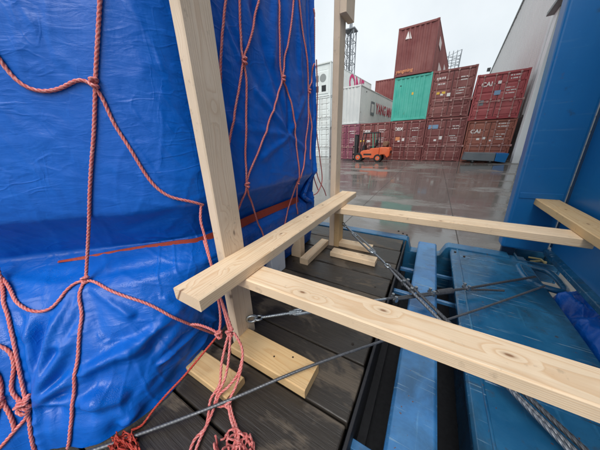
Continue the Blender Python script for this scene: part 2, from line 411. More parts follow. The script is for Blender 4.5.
# ================================================================ WAREHOUSE
wh = thing('warehouse', 'tall pale grey panelled warehouse behind the blue end wall and the red containers', 'warehouse', (4.6, 19.7, 0), rz=-math.atan2(.075, .997))
def wpart(name, mb, mat, par=None, bevel=.01):
    o = bpy.data.objects.new(name, mb.mesh(name, bevel, 1)); COL.objects.link(o); o.parent = par or wh
    o.data.materials.append(M[mat]); return o
wpart('core', MB().box(.25, 24, -24, 95, 0, 15.9), 'wallpanel')
for k in range(-10, 38):
    y0 = 2.3+k*2.5; z0 = 2.75 if y0 > -.3 else 7.75
    o = wpart('wall_panel', MB().box(0, .24, y0+.012, y0+2.488, z0, 15.6), 'wallpanel')
    for q in range(1, 5):
        wpart('panel_rib', MB().prism([(.0, y0+q*.5-.06), (-.045, y0+q*.5-.03), (-.045, y0+q*.5+.03), (.0, y0+q*.5+.06)], 'z', z0+.02, 15.58), 'wallpanel', o, 0)
wpart('eave_flashing', MB().prism([(-.16, 15.6), (.4, 15.6), (.4, 16.1), (-.12, 16.1)], 'y', -24, 95), 'recess')
wpart('plinth', MB().box(-.05, .23, -.2, 95, 0, 2.73), 'plinth')
wpart('door_jamb', MB().box(-.22, .23, -1.0, -.21, 0, 7.55), 'plinth')
wpart('door_lintel', MB().box(-.5, .23, -11, .05, 7.56, 7.74), 'recess')
dr = wpart('roller_door', MB().box(.14, .235, -10.9, -1.02, 0, 7.5), 'recess')
for k in range(18):
    wpart('door_slat', MB().box(.105, .139, -10.9, -1.02, .05+k*.41, .05+k*.41+.36), 'recess', dr)
wpart('downpipe', MB().tube((-.15, .5, 2.8), (-.15, .5, 15.5), .08, 8), 'plinth', None, 0)
fl = wpart('floodlight', MB().box(-.9, -.25, 55.6, 56.5, 15.9, 16.5), 'black'); wpart('bracket', MB().tube((-.4, 56, 15.75), (-.4, 56, 15.95), .08, 6), 'black', fl, 0)

# ================================================================ CONTAINERS
def corr(n_len, pitch=.278, depth=.036):
    """trapezoid corrugation: list of (distance, depth)"""
    out = []; d = 0
    while d+pitch <= n_len+1e-6:
        out += [(d, 0), (d+.072, 0), (d+.14, depth), (d+.21, depth)]; d += pitch
    out.append((n_len, 0)); return out
MESHC = {}
def cmesh(key, fn):
    if key not in MESHC: MESHC[key] = fn()
    me = MESHC[key].copy(); return me
W2 = 1.219
def container(label, color, x, y, z, H, L=12.19, doors=True, gear='gear', marks=(), prints=(), rz=0.0, reefer=False, name='shipping_container', group='stacked shipping containers'):
    t = thing(name, label, 'container', (x, y-.075*(x+1), z), group, rz-math.atan2(.075, .997))
    def put(nm, me, mat, par=None, loc=(0, 0, 0), rot=(0, 0, 0)):
        o = bpy.data.objects.new(nm, me); COL.objects.link(o); o.parent = par or t; o.location = loc; o.rotation_euler = rot
        if not me.materials: me.materials.append(M[mat])
        return o
    def frame():
        b = MB()
        for sx in (-1, 1):
            x0, x1 = sorted((sx*W2, sx*(W2-.10)))
            for y0 in (0, L-.12): b.box(x0, x1, y0, y0+.12, .12, H-.12)
            b.box(x0+.01*(sx < 0), x1-.01*(sx > 0), .13, L-.13, .02, .16); b.box(x0+.01*(sx < 0), x1-.01*(sx > 0), .13, L-.13, H-.08, H-.01)
        for y0 in (0.006, L-.126):
            b.box(-W2+.105, W2-.105, y0, y0+.12, .02, .16); b.box(-W2+.105, W2-.105, y0, y0+.12, H-.13, H-.01)
        b.box(-W2+.06, W2-.06, .06, L-.06, .10, .14)
        return b.mesh('frame', .008, 1)
    put('frame', cmesh(('f', H, L), frame), color)
    def side():
        pr = corr(L-.24); b = MB(); n = len(pr)
        v = []; f = []
        for (d, q) in pr: v += [(-.0-q, .12+d, .15), (-.0-q, .12+d, H-.07)]
        for i in range(n-1): f.append((2*i, 2*i+2, 2*i+3, 2*i+1))
        b.add(v, f); return b.mesh('side')
    def roof():
        pr = corr(L-.24, .556, .02); v = []; f = []
        for (d, q) in pr: v += [(-W2+.05, .12+d, H-.04-q), (W2-.05, .12+d, H-.04-q)]
        for i in range(len(pr)-1): f.append((2*i, 2*i+1, 2*i+3, 2*i+2))
        return MB().add(v, f).mesh('roof')
    sm = cmesh(('s', H, L), side)
    put('side_wall', sm, color, None, (W2-.02, 0, 0)); put('side_wall', sm, color, None, (-W2+.056, 0, 0))
    put('roof_panel', cmesh(('r', H, L), roof), color)
    def endw():
        pr = corr(2*W2-.2, .3, .045); v = []; f = []
        for (d, q) in pr: v += [(-W2+.1+d, .02+q, .15), (-W2+.1+d, .02+q, H-.12)]
        for i in range(len(pr)-1): f.append((2*i, 2*i+1, 2*i+3, 2*i+2))
        return MB().add(v, f).mesh('end')
    put('end_wall', cmesh(('e', H), endw), color, None, (0, L-.1, 0))
    if reefer:
        put('end_wall', MB().box(-W2+.1, W2-.1, .10, .14, .15, H-.12).mesh('e'), color)
        u = put('cooling_unit', MB().box(-.95, .95, .04, .11, .25, 2.2).mesh('u', .02), color)
        put('fan', MB().tube((.35, .035, 1.62), (.35, .06, 1.62), .36, 20).mesh('fan'), 'recess', u)
        put('vent', MB().box(-.75, -.1, .03, .05, 1.35, 1.9).mesh('v', .01), 'recess', u)
        put('vent', MB().box(-.7, -.15, .03, .05, .45, 1.0).mesh('v', .01), 'black', u)
        put('vent', MB().box(.2, .7, .03, .05, .45, 1.0).mesh('v', .01), 'black', u)
        put('hatch', MB().box(-.8, .8, .09, .115, 2.3, 2.6).mesh('h', .01), color, u)
    elif not doors:
        put('end_wall', cmesh(('e', H), endw), color)
    else:
        w = W2-.115
        def door():
            b = MB(); b.box(0, w, .045, .085, .17, H-.135)
            n = 5; h = (H-.135-.17-.10)/n
            for i in range(n):
                z0 = .17+.05+i*h
                b.hexa([(.07, .045, z0+.03), (w-.07, .045, z0+.03), (w-.07, .045, z0+h-.03), (.07, .045, z0+h-.03)],
                       [(.09, .022, z0+.07), (w-.09, .022, z0+.07), (w-.09, .022, z0+h-.07), (.09, .022, z0+h-.07)])
            return b.mesh('door', .006, 1)
        def rod():
            b = MB(); b.tube((0, 0, .10), (0, 0, H-.06), .020, 8)
            for zz in (.13, .55, 1.15, H-.6, H-.12): b.box(-.05, .05, -.028, .03, zz-.035, zz+.035)
            b.box(-.03, .42, -.035, -.015, 1.02, 1.06); b.box(.36, .46, -.03, .03, .98, 1.10)
            return b.mesh('rod')
        for sx in (0, 1):
            d = put('door', cmesh(('d', H), door), color, None, (-w if sx == 0 else .004, 0, 0))
            for fx in (.24, .74): put('lock_rod', cmesh(('rod', H), rod), gear, d, (w*fx, -.012, 0))
            for zz in (.35, .95, H-1.2, H-.5): put('hinge', cmesh('hinge', lambda: MB().box(-.06, .06, .0, .05, -.06, .06).mesh('hinge', .005, 1)), color, d, (.0 if sx == 0 else w-.0, 0, zz))
        put('gasket', MB().box(-.012, .012, .03, .05, .17, H-.14).mesh('gasket'), 'rubber')
    for sx in (-1, 1):
        for yy in (-.004, L-.174):
            for zz in (0, H-.118):
                put('corner_casting', cmesh('cast', lambda: MB().box(-.081, .081, 0, .178, 0, .118).mesh('cast', .012, 2)), color, None, (sx*(W2-.081+.003), yy, zz))
    for (mx_, mz, mw, mh, mm) in marks:         # small blocks of illegible print on the end
        b = MB()
        if mm == 'print_white' and mw > 2.2*mh:
            q = random.Random(int(mx_*997+mz*331)); xx = mx_-mw/2
            while xx < mx_+mw/2-.02:
                cw = q.uniform(.022, .05); b.box(xx, min(xx+cw, mx_+mw/2), .012, .020, mz-mh/2*q.uniform(.7, 1), mz+mh/2*q.uniform(.7, 1)); xx += cw+q.choice((.012, .012, .014, .05))
        else: b.box(mx_-mw/2, mx_+mw/2, .012, .020, mz-mh/2, mz+mh/2)
        mo = put('marking', b.mesh('mark'), mm)
        if len(b.f) > 6: mo['kind'] = 'stuff'
    for (s, size, face, px, pz, mm) in prints:
        me = text_mesh(s, size)
        if face == 'end': put('lettering', me, mm, None, (px, -.003, pz), (R(90), 0, 0))
        else: put('lettering', me, mm, None, (W2+.003, px, pz), (R(90), 0, R(90)))
    return t

def small_marks(seed, right=True, left=True):
    q = random.Random(seed); out = []
    if right:
        for k in range(2): out.append((.62+q.uniform(-.03, .03), 2.34-k*.16, q.uniform(.34, .56), .075, 'print_white'))
        for k in range(3): out.append((.58+q.uniform(-.08, .08), 1.72-k*.15, q.uniform(.3, .5), .06, 'print_white'))
    if left: out.append((-.5, 1.45, .16, .12, 'print_white'))
    return out
YF = 19.7
HC = 2.896
container('purple maroon container under the white one, beside the forklift mast', 'purple', -6.98, YF, 0, HC, marks=small_marks(1), gear='gear')
container('dark maroon container with white lettering, standing directly behind the forklift', 'maroon', -4.50, YF, 0, HC, marks=small_marks(2)+[(-.4, 1.5, .3, .16, 'print_white')], prints=[('tex', .46, 'end', -.62, 2.3, 'print_white')])
container('maroon container on the ground below the teal one, with short white lettering', 'maroon', -2.03, YF, 0, HC, marks=small_marks(3)+[(-.6, 1.62, .32, .26, 'print_orange'), (-.2, 1.55, .2, .2, 'print_white')], prints=[('tex', .46, 'end', -.58, 2.36, 'print_white')])
container('maroon container on the ground with a pale blue plate on its left door', 'maroon', .44, YF, 0, HC, marks=small_marks(4)+[(-.75, 2.35, .62, .26, 'print_blue'), (-.2, 1.6, .22, .22, 'print_white')])
container('faded rust orange container on the ground behind the low steel tray', 'rust', 2.92, YF+.05, 0, 2.591, marks=small_marks(5)+[(-.2, 1.5, .16, .14, 'print_white'), (.15, 1.35, .1, .1, 'print_white')], prints=[('CAI', .34, 'end', -.72, 1.92, 'print_white')])
container('bright red container stacked on the rust orange one', 'red', 2.86, YF, 2.60, 2.591, marks=small_marks(6, True, False)+[(-.05, 1.5, .3, .24, 'print_blue'), (-.05, 2.05, .16, .16, 'print_white'), (-.75, 1.0, .28, .3, 'print_grey')], prints=[('CAI', .34, 'end', -.65, 2.0, 'print_white')], group='stacked shipping containers')
container('brown maroon container on the second tier right of the teal one', 'maroon', .36, YF, HC+.01, HC, marks=small_marks(7)+[(-.68, 2.42, .5, .14, 'print_white'), (-.62, 2.08, .42, .1, 'print_white'), (-.75, 1.55, .22, .14, 'print_yellow'), (-.4, 1.55, .22, .14, 'print_yellow'), (-.1, 1.4, .2, .2, 'print_white')])
container('teal green container on the second tier with a corrugated end', 'teal', -2.08, YF+.02, HC+.01, HC, doors=False, marks=[(.1, 1.75, .12, .16, 'print_yellow')])
tc_ = container('maroon container on top of the stack with a white triangle mark', 'maroon', -2.18, YF-.05, 2*HC+.02, HC, doors=False, prints=[('yangming', .3, 'end', -.55, .34, 'print_orange')],)
tm = MB().add([(-.72, .010, 2.18), (-.44, .010, 2.18), (-.58, .010, 2.62)], [(0, 1, 2)]).add([(-.40, .010, 2.16), (-.32, .010, 2.16), (-.50, .010, 2.62)], [(0, 1, 2)]).mesh('tri')
o_ = bpy.data.objects.new('triangle_mark', tm); COL.objects.link(o_); o_.parent = tc_; tm.materials.append(M['print_white'])
for (py, pz, pw, ph) in ((2.2, 2.1, 1.4, .5), (4.3, .85, 2.2, .7), (8.2, 1.7, 1.8, .5)):
    o_ = bpy.data.objects.new('side_marking', MB().box(W2-.004, W2+.006, py-pw/2, py+pw/2, pz-ph/2, pz+ph/2).mesh('m')); COL.objects.link(o_); o_.parent = tc_; o_.data.materials.append(M['print_white'])
ymc = container('light grey container with red lettering along its side, on the second tier', 'grey', -7.08, YF+.02, HC+.01, HC, doors=False, prints=[('YANG MING', 1.28, 'side', 8.0, 1.5, 'print_red')])
lg = MB().box(W2-.002, W2+.004, 2.8, 3.9, .9, 2.0).mesh('logo'); o_ = bpy.data.objects.new('logo_frame', lg); COL.objects.link(o_); o_.parent = ymc; lg.materials.append(M['print_grey'])
lg = MB().box(W2+.004, W2+.008, 3.0, 3.7, 1.1, 1.8).mesh('logo'); o_ = bpy.data.objects.new('logo_field', lg); COL.objects.link(o_); o_.parent = ymc; lg.materials.append(M['print_white'])
container('white container on the ground at the bottom of the refrigerated stack', 'white', -10.95, 22.3, 0, HC, doors=True, gear='gear_grey')
container('white container in the middle of the refrigerated stack', 'white', -10.95, 22.3, HC+.01, HC, doors=True, gear='gear_grey')
container('white refrigerated container with magenta lettering on top of its stack', 'white', -10.95, 22.3, 2*HC+.02, HC, reefer=True, prints=[('ONE', 2.3, 'side', 6.9, 1.85, 'print_magenta')], marks=[(-.7, 2.72, .5, .1, 'print_magenta')])
for k, w_ in enumerate(('bottom', 'middle', 'top')):
    container('far maroon container behind the grey lettered one, %s of three' % w_, 'maroon', -6.75, 33.2, k*(HC+.01), HC, doors=False)

# ================================================================ LATTICE MAST AND FRAME
def lattice(name, label, x, y, w, z0, z1, dz, r):
    t = thing(name, label, 'mast', (x, y, 0))
    h = w/2; C4 = [(-h, -h), (h, -h), (h, h), (-h, h)]
    def put(nm, b, par=t):
        o = bpy.data.objects.new(nm, b.mesh(nm)); COL.objects.link(o); o.parent = par; o.data.materials.append(M['lattice']); return o
    for (a, b_) in C4: put('leg', MB().tube((a, b_, 0), (a, b_, z1), r, 6))
    z = z0; k = 0
    while z < z1-.1:
        for i in range(4):
            p, q = C4[i], C4[(i+1) % 4]
            put('ring_bar', MB().tube((p[0], p[1], z), (q[0], q[1], z), r*.6, 5))
            put('diagonal', MB().tube((p[0], p[1], z), (q[0], q[1], min(z+dz, z1)), r*.5, 5))
        z += dz; k += 1
    return t, put
mast, mput = lattice('lattice_mast', 'slim grey lattice mast rising behind the white refrigerated container', -20.7, 60, 2.0, 8, 24.8, 2.1, .13)
mput('platform', MB().box(-1.3, 1.3, -1.3, 1.3, 24.8, 25.0)); mput('antenna', MB().tube((0, 0, 25), (0, 0, 27.2), .35, 8)); mput('cable_duct', MB().tube((0, 0, 1), (0, 0, 25), .28, 6))
fr2, fput = lattice('lattice_tower', 'pale lattice tower peeking out behind the topmost maroon container', .3, 60, 2.6, 9, 16.9, 1.0, .08)
for k in range(1, 4): fput('upright', MB().tube((-1.3+k*.65, -1.3, 8), (-1.3+k*.65, -1.3, 16.9), .06, 5))

# ================================================================ LOW STEEL TRAY IN FRONT OF THE RUST CONTAINER
tr = thing('dock_ramp', 'low grey and blue steel dock ramp lying before the rust container', 'ramp', (2.85, 18.6, 0))
obj('bed', MB().prism([(1.72, .20), (1.80, .66), (3.36, .62), (3.36, .14)], 'y', 18.3, 19.2).mesh('bed', .02), M['tray'], tr)
obj('blue_end', MB().prism([(3.38, .14), (3.38, .62), (3.98, .60), (3.90, .06)], 'y', 18.28, 19.22).mesh('be', .02), M['blue_wall'], tr)
for xx in (2.3, 3.2):
    wl_ = obj('wheel', MB().tube((xx, 18.45, .12), (xx, 18.62, .12), .12, 16).mesh('w', .01, 1), M['rubber'], tr)
    obj('hub', MB().tube((xx, 18.44, .12), (xx, 18.46, .12), .05, 10).mesh('h'), M['rim'], wl_)
obj('axle', MB().box(2.0, 3.4, 18.47, 18.6, .12, .22).mesh('a', .01), M['black'], tr)

# ================================================================ FORKLIFT
FY = 18.35
fk = thing('forklift', 'orange forklift truck parked side on before the maroon containers', 'forklift', (-4.2, FY, 0))
def fp(nm, b, mat, par=None, bev=0, seg=2, smooth=False):
    return obj(nm, b.mesh(nm, bev, seg), M[mat], par or fk, smooth=smooth)
y0, y1 = FY-.5, FY+.5
ch = fp('chassis', MB().prism([(-4.95, .30), (-4.95, .72), (-4.75, .86), (-4.30, .86), (-4.18, 1.0), (-3.55, 1.04), (-3.55, .34), (-4.2, .26)], 'y', y0, y1), 'orange', None, .03)
fp('counterweight', MB().prism([(-3.53, .34), (-3.53, 1.06), (-3.10, 1.08), (-2.86, 1.02), (-2.78, .8), (-2.80, .45), (-2.95, .32), (-3.15, .55), (-3.4, .55)], 'y', y0-.04, y1+.04), 'orange', None, .05, 3)
fp('tail_grille', MB().box(-2.80, -2.765, FY-.25, FY+.25, .62, .82), 'black')
fp('side_stripe', MB().box(-4.7, -4.1, y0-.008, y0-.002, .50, .62), 'black', ch)
fp('step', MB().box(-4.6, -4.2, y0-.06, y0-.002, .28, .34), 'black', ch)
for (xx, rr, nm) in ((-5.12, .34, 'front'), (-3.62, .29, 'rear')):
    for yy in (y0-.05, y1-.15):
        tw = fp('wheel', MB().tube((xx, yy, rr), (xx, yy+.20, rr), rr, 24), 'rubber', None, .03)
        fp('rim', MB().tube((xx, yy-.008, rr), (xx, yy+.02, rr), rr*.55, 16), 'orange', tw)
        fp('hub', MB().tube((xx, yy-.02, rr), (xx, yy-.004, rr), rr*.2, 10), 'rim', tw)
mastp = fp('mast', MB().box(-5.50, -5.36, FY-.36, FY-.27, .08, 2.02).box(-5.50, -5.36, FY+.27, FY+.36, .08, 2.02).box(-5.48, -5.40, FY-.27, FY+.27, 1.93, 2.01).box(-5.48, -5.40, FY-.27, FY+.27, .95, 1.03), 'black', None, .01)
fp('lift_cylinder', MB().tube((-5.38, FY, .2), (-5.38, FY, 1.9), .07, 10), 'black', mastp)
fp('chain', MB().box(-5.40, -5.38, FY-.16, FY-.11, .3, 1.9), 'rim', mastp); fp('chain', MB().box(-5.40, -5.38, FY+.11, FY+.16, .3, 1.9), 'rim', mastp)
fp('fork_carriage', MB().box(-5.58, -5.52, FY-.5, FY+.5, .12, .22).box(-5.58, -5.52, FY-.5, FY+.5, .52, .62).box(-5.58, -5.53, FY-.5, FY-.44, .22, 1.2).box(-5.58, -5.53, FY+.44, FY+.5, .22, 1.2).box(-5.58, -5.53, FY-.5, FY+.5, 1.14, 1.2), 'black')
for yy in (-.34, .22): fp('fork', MB().prism([(-5.60, .05), (-5.60, .6), (-5.64, .6), (-5.64, .10), (-6.6, .075), (-6.6, .05)], 'y', FY+yy, FY+yy+.12), 'black', None, .004, 1)
gd = fp('overhead_guard', MB().box(-4.85, -3.72, y0+.04, y0+.10, 2.06, 2.13).box(-4.85, -3.72, y1-.10, y1-.04, 2.06, 2.13).box(-4.86, -4.78, y0+.10, y1-.10, 2.06, 2.13).box(-3.79, -3.71, y0+.10, y1-.10, 2.06, 2.13), 'black', None, .01)
for k in range(6): fp('guard_bar', MB().box(-4.64+k*.15, -4.60+k*.15, y0+.10, y1-.10, 2.075, 2.115), 'black', gd)
for yy in (y0+.07, y1-.07):
    fp('pillar', MB().tube((-4.98, yy, .78), (-4.80, yy, 2.08), .035, 8), 'black', gd)
    fp('pillar', MB().tube((-3.66, yy, 1.0), (-3.76, yy, 2.08), .035, 8), 'black', gd)
    fp('pillar', MB().tube((-4.02, yy, 1.0), (-4.12, yy, 2.08), .026, 8), 'green', gd)
st_ = fp('seat', MB().box(-4.35, -3.92, FY-.25, FY+.25, 1.02, 1.16).hexa([(-3.98, FY-.24, 1.14), (-3.86, FY-.24, 1.14), (-3.86, FY+.24, 1.14), (-3.98, FY+.24, 1.14)], [(-3.88, FY-.22, 1.62), (-3.78, FY-.22, 1.62), (-3.78, FY+.22, 1.62), (-3.88, FY+.22, 1.62)]), 'black', None, .03)
fp('dashboard', MB().prism([(-4.92, .84), (-4.84, 1.22), (-4.70, 1.24), (-4.66, .86)], 'y', FY-.36, FY+.36), 'black', None, .02)
sw = [(-4.60+.02*math.cos(a), FY+.16*math.cos(a), 1.36+.16*math.sin(a)*.75) for a in [i*math.pi/8 for i in range(16)]]
sw_ = fp('steering_wheel', MB().path(sw, .016, 6, True).tube((-4.75, FY, 1.2), (-4.60, FY, 1.36), .02, 6), 'black')
fp('gas_cylinder', MB().tube((-3.18, FY-.42, 1.30), (-3.18, FY+.42, 1.30), .19, 18), 'brown', None, .05)
fp('cylinder_cradle', MB().box(-3.34, -3.02, FY-.3, FY-.24, 1.05, 1.18).box(-3.34, -3.02, FY+.24, FY+.3, 1.05, 1.18), 'black')
for yy in (y0+.08, y1-.08): fp('headlamp', MB().tube((-4.95, yy, 1.52), (-5.03, yy, 1.52), .07, 12), 'print_yellow', None, .01)

# ================================================================ FLAT RACK
DZ = .66
rk = thing('flat_rack', 'blue steel flat rack with a dark wooden deck and a tall blue end wall', 'flat rack', (0, 1.2, 0))
def rp(nm, b, mat, par=None, bev=.006, seg=2): return obj(nm, b.mesh(nm, bev, seg), M[mat], par or rk)
PL = [-.30, -.03, .25, .50, .76, 1.05, 1.30, 1.54, 1.79, 2.05, 2.325]
for i in range(len(PL)-1):
    a, b_ = PL[i]+.005, PL[i+1]-.005
    w = b_-a; L = 3.3
    me = MB().box(-L/2, L/2, -w/2, w/2, -.05, 0).mesh('plank', .006, 2)
    obj('deck_plank', me, M['deck'], rk, (-.118-L/2+random.uniform(-.012, .0), (a+b_)/2, DZ+random.uniform(-.006, .0)))
    for xx in (-.20, -.95):
        yy = a+w*random.uniform(.3, .7); xx += random.uniform(-.02, .02)
        rp('bolt', MB().tube((xx, yy, DZ-.012), (xx, yy, DZ-.003), .007, 10), 'nail', None, 0)
rp('deck_edge', MB().prism([(-.112, .30), (-.112, .655), (-.098, .655), (-.102, .315), (-.06, .315), (-.06, .30)], 'y', -.02, 2.33), 'pan', None, .002, 1)
rp('cross_beam', MB().prism([(.06, .22), (.06, .62), (.012, .62), (.012, .648), (.024, .66), (.163, .66), (.175, .648), (.175, .62), (.125, .62), (.125, .22)], 'y', -.32, 2.37), 'blue_beam', None, .0035, 2)
pl = rp('deck_plate', MB().prism([(.34, .22), (.34, .62), (.283, .62), (.283, .644), (.293, .655), (.826, .655), (.838, .643), (.838, .60), (.78, .60), (.78, .22)], 'y', -.32, 2.42), 'blue', None, .003, 2)
rp('weld_seam', MB().prism([(.335, .6545), (.339, .6595), (.345, .6595), (.349, .6545)], 'y', -.02, 2.40), 'blue', pl, .001, 1)
for yy in (.28, .95, 1.62, 2.2): rp('weld_bead', MB().prism([(yy-.004, .6545), (yy, .6585), (yy+.004, .6545)], 'x', .352, .815), 'blue', pl, 0)
sr = rp('side_rail', MB().prism([(-3.4, .06), (-3.4, .667), (-.10, .667), (-.082, .650), (-.05, .545), (.185, .545), (.215, .56), (.25, .65), (.272, .667), (.72, .667), (.72, .06)], 'y', 2.335, 2.45), 'blue', None, .006, 2)
rp('side_rail', MB().box(-3.4, .72, -.43, -.31, .06, .655), 'blue_beam')
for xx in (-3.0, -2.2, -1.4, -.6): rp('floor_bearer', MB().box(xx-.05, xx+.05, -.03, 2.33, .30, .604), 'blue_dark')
rp('bottom_pan', MB().box(-3.39, .84, -.31, 2.33, .16, .20), 'pan')
for (yy, zz) in ((.50, .53), (1.58, .54), (2.02, .50)):
    rp('gap_brace', MB().box(-.101, .059, yy, yy+.035, zz-.03, zz), 'blue_beam', None, .003, 1)
    rp('gap_brace', MB().box(.126, .339, yy+.03, yy+.05, zz-.03, zz), 'blue_beam', None, .003, 1)
# end transom carrying the hinge, lashing loop and locking pocket
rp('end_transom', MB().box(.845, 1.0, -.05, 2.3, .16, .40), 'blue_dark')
lp = []
for k in range(40):
    a = 2*math.pi*k/40; ca, sa = math.cos(a), math.sin(a)
    lp.append((.842+.098*math.copysign(abs(ca)**.55, ca), 2.095+.155*math.copysign(abs(sa)**.55, sa)-.25*(.098*math.copysign(abs(ca)**.55, ca)), .652))
obj('lashing_loop', MB().path(lp, .021, 10, True).mesh('loop'), M['blue'], rk, smooth=True)
pk = rp('lock_pocket', MB().box(.765, .782, 2.33, 2.60, .50, .664).box(1.02, 1.036, 2.33, 2.60, .50, .664).box(.782, 1.02, 2.332, 2.346, .50, .660).box(.782, 1.02, 2.585, 2.60, .50, .662).box(.782, 1.02, 2.346, 2.585, .50, .515), 'blue', None, .003, 1)
for k in range(9):
    a = random.uniform(0, 3.1); cx_, cy_ = random.uniform(.84, .96), random.uniform(2.40, 2.54); ll = random.uniform(.05, .1)
    rp('debris', MB().path([(cx_-ll*math.cos(a), cy_-ll*math.sin(a)*.5, .535+k*.012), (cx_, cy_, .55+k*.012), (cx_+ll*math.cos(a+.5), cy_+ll*math.sin(a+.5)*.5, .535+k*.012)], .008, 6), 'debris', pk, 0)
LEAN = .042
def lean(b):
    b.v = [(x-LEAN*(z-1.1), y, z) for (x, y, z) in b.v]; return b
ew = rp('end_wall', lean(MB().box(.932, .99, -.30, 2.372, .78, 3.05)), 'blue_wall', None, .004)
rp('wall_foot', lean(MB().prism([(.895, .735), (.895, .775), (.930, .785), (.985, .785), (.985, .735)], 'y', -.3, 2.37)), 'blue', ew, .004)
rp('wall_post', lean(MB().box(.632, .926, 2.376, 2.50, .735, 3.05)), 'blue_wall', None, .022, 4)
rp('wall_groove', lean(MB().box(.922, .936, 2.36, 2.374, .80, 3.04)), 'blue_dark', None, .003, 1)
rp('post_weld', lean(MB().prism([(.66, .962), (.66, .966), (.92, .972), (.92, .968)], 'y', 2.3725, 2.377)), 'blue_beam', None, 0)
rp('post_band', lean(MB().prism([(.66, 1.18), (.66, 1.225), (.90, 1.232), (.90, 1.186)], 'y', 2.3705, 2.377)), 'blue_wall', None, .002, 1)
rp('post_hinge_leg', lean(MB().box(.66, .755, 2.455, 2.495, .06, .734)), 'blue_dark')

# ================================================================ TIMBER BRACING
tb = thing('timber_bracing', 'nailed pine bracing frame wedged between the tarped cargo and the blue end wall', 'bracing', (-.72, 1.2, DZ))
def timber(nm, x0, x1, y0, y1, z0, z1, axis, mat='pine', par=tb, twist=(0, 0, 0), flip=0):
    c = ((x0+x1)/2, (y0+y1)/2, (z0+z1)/2)
    dx, dy, dz = x1-x0, y1-y0, z1-z0
    L, w, t = {'x': (dx, dy, dz), 'y': (dy, dx, dz), 'z': (dz, dy, dx)}[axis]
    rot = {'x': (0, 0, 0), 'y': (0, 0, R(90)), 'z': (0, R(-90), 0)}[axis]
    n = max(2, int(L/.12)); v = []; f = []
    ch = .0045; sec = [(-w/2+ch, -t/2), (w/2-ch, -t/2), (w/2, -t/2+ch), (w/2, t/2-ch), (w/2-ch, t/2), (-w/2+ch, t/2), (-w/2, t/2-ch), (-w/2, -t/2+ch)]
    rs = random.Random(hash((round(x0, 3), round(y0, 3), round(z0, 3))) & 0xffff)
    for i in range(n+1):
        xx = -L/2+L*i/n; jy = rs.uniform(-.0008, .0008); jz = rs.uniform(-.0006, .0006)
        v += [(xx, a+jy, b+jz) for a, b in sec]
    for i in range(n): f += [(i*8+k, i*8+(k+1) % 8, (i+1)*8+(k+1) % 8, (i+1)*8+k) for k in range(8)]
    f += [tuple(range(8))[::-1], tuple(range(n*8, n*8+8))]
    o = obj(nm, MB().add(v, f).mesh(nm), M[mat], par, c, tuple(a+b for a, b in zip(rot, twist)))
    return o
def nail(p, d, par, r=.0042):
    p = Vector(p); d = Vector(d)
    obj('nail', MB().tube(p-d*.004, p+d*.0012, r, 8).mesh('nail'), M['nail'], par)
post_a = timber('post', -.776, -.727, .553, .680, DZ-.001, 3.3, 'z', 'pine_grey')
post_b = timber('post', -.778, -.727, 1.868, 1.990, DZ-.001, 3.3, 'z', 'pine_grey')
timber('post_block', -.7265, -.676, 1.845, 2.030, 2.49, 3.3, 'z', 'pine_grey')
timber('post_block', -.7265, -.676, 1.868, 1.990, DZ-.001, 1.1375, 'z', 'pine_warm')
beam = timber('cross_rail', -.7265, -.582, .320, 2.055, 1.137, 1.188, 'y', 'pine')
strut_a = timber('strut', -.7265, .80, .538, .658, 1.088, 1.1372, 'x', 'pine', twist=(0, 0, R(.9)))
strut_b = timber('strut', -.7265, .80, 1.640, 1.785, 1.086, 1.1372, 'x', 'pine')
back = timber('backing_beam', .752, .888, -.25, 2.374, 1.137, 1.186, 'y', 'pine_warm')
timber('foot_plank', -.727, -.300, .498, .630, DZ-.001, .712, 'x', 'pine_warm')
timber('foot_plank', -.676, -.275, 1.655, 1.755, DZ-.001, .706, 'x', 'pine')
timber('foot_plank', -.676, -.36, 1.88, 1.975, DZ-.001, .708, 'x', 'pine')
for (x, y) in ((-.655, .605), (-.632, .63), (-.668, .585), (-.66, 1.92), (-.63, 1.95), (-.64, 1.7)): nail((x, y, 1.188), (0, 0, 1), beam)
for (y, z) in ((.600, 1.05), (.638, 1.045), (.63, .98), (.59, .80)): nail((-.727, y, z), (1, 0, 0), post_a)
for (x, y) in ((-.50, .56), (-.42, .60)): nail((x, y, .712), (0, 0, 1), tb)
for (x, y) in ((.80, 1.70), (.83, 1.73), (.80, .58)): nail((x, y, 1.186), (0, 0, 1), back)
for (y, z) in ((1.90, 2.15), (1.95, 1.75), (1.91, 1.5)): nail((-.727, y, z), (1, 0, 0), post_b)
# loose planks on the deck
lpk = timber('loose_plank', -.98, -.565, .325, .425, DZ-.001, .70, 'x', 'pine_warm', None)
lpk['label'] = 'short loose plank poking out from under the blue tarp hem'; lpk['category'] = 'plank'; lpk['group'] = 'loose planks on the deck'
lpk = timber('loose_plank', -.862, -.782, 1.42, 1.868, DZ-.001, .715, 'y', 'pine', None)
lpk['label'] = 'short loose plank lying along the cargo, touching the far post'; lpk['category'] = 'plank'; lpk['group'] = 'loose planks on the deck'

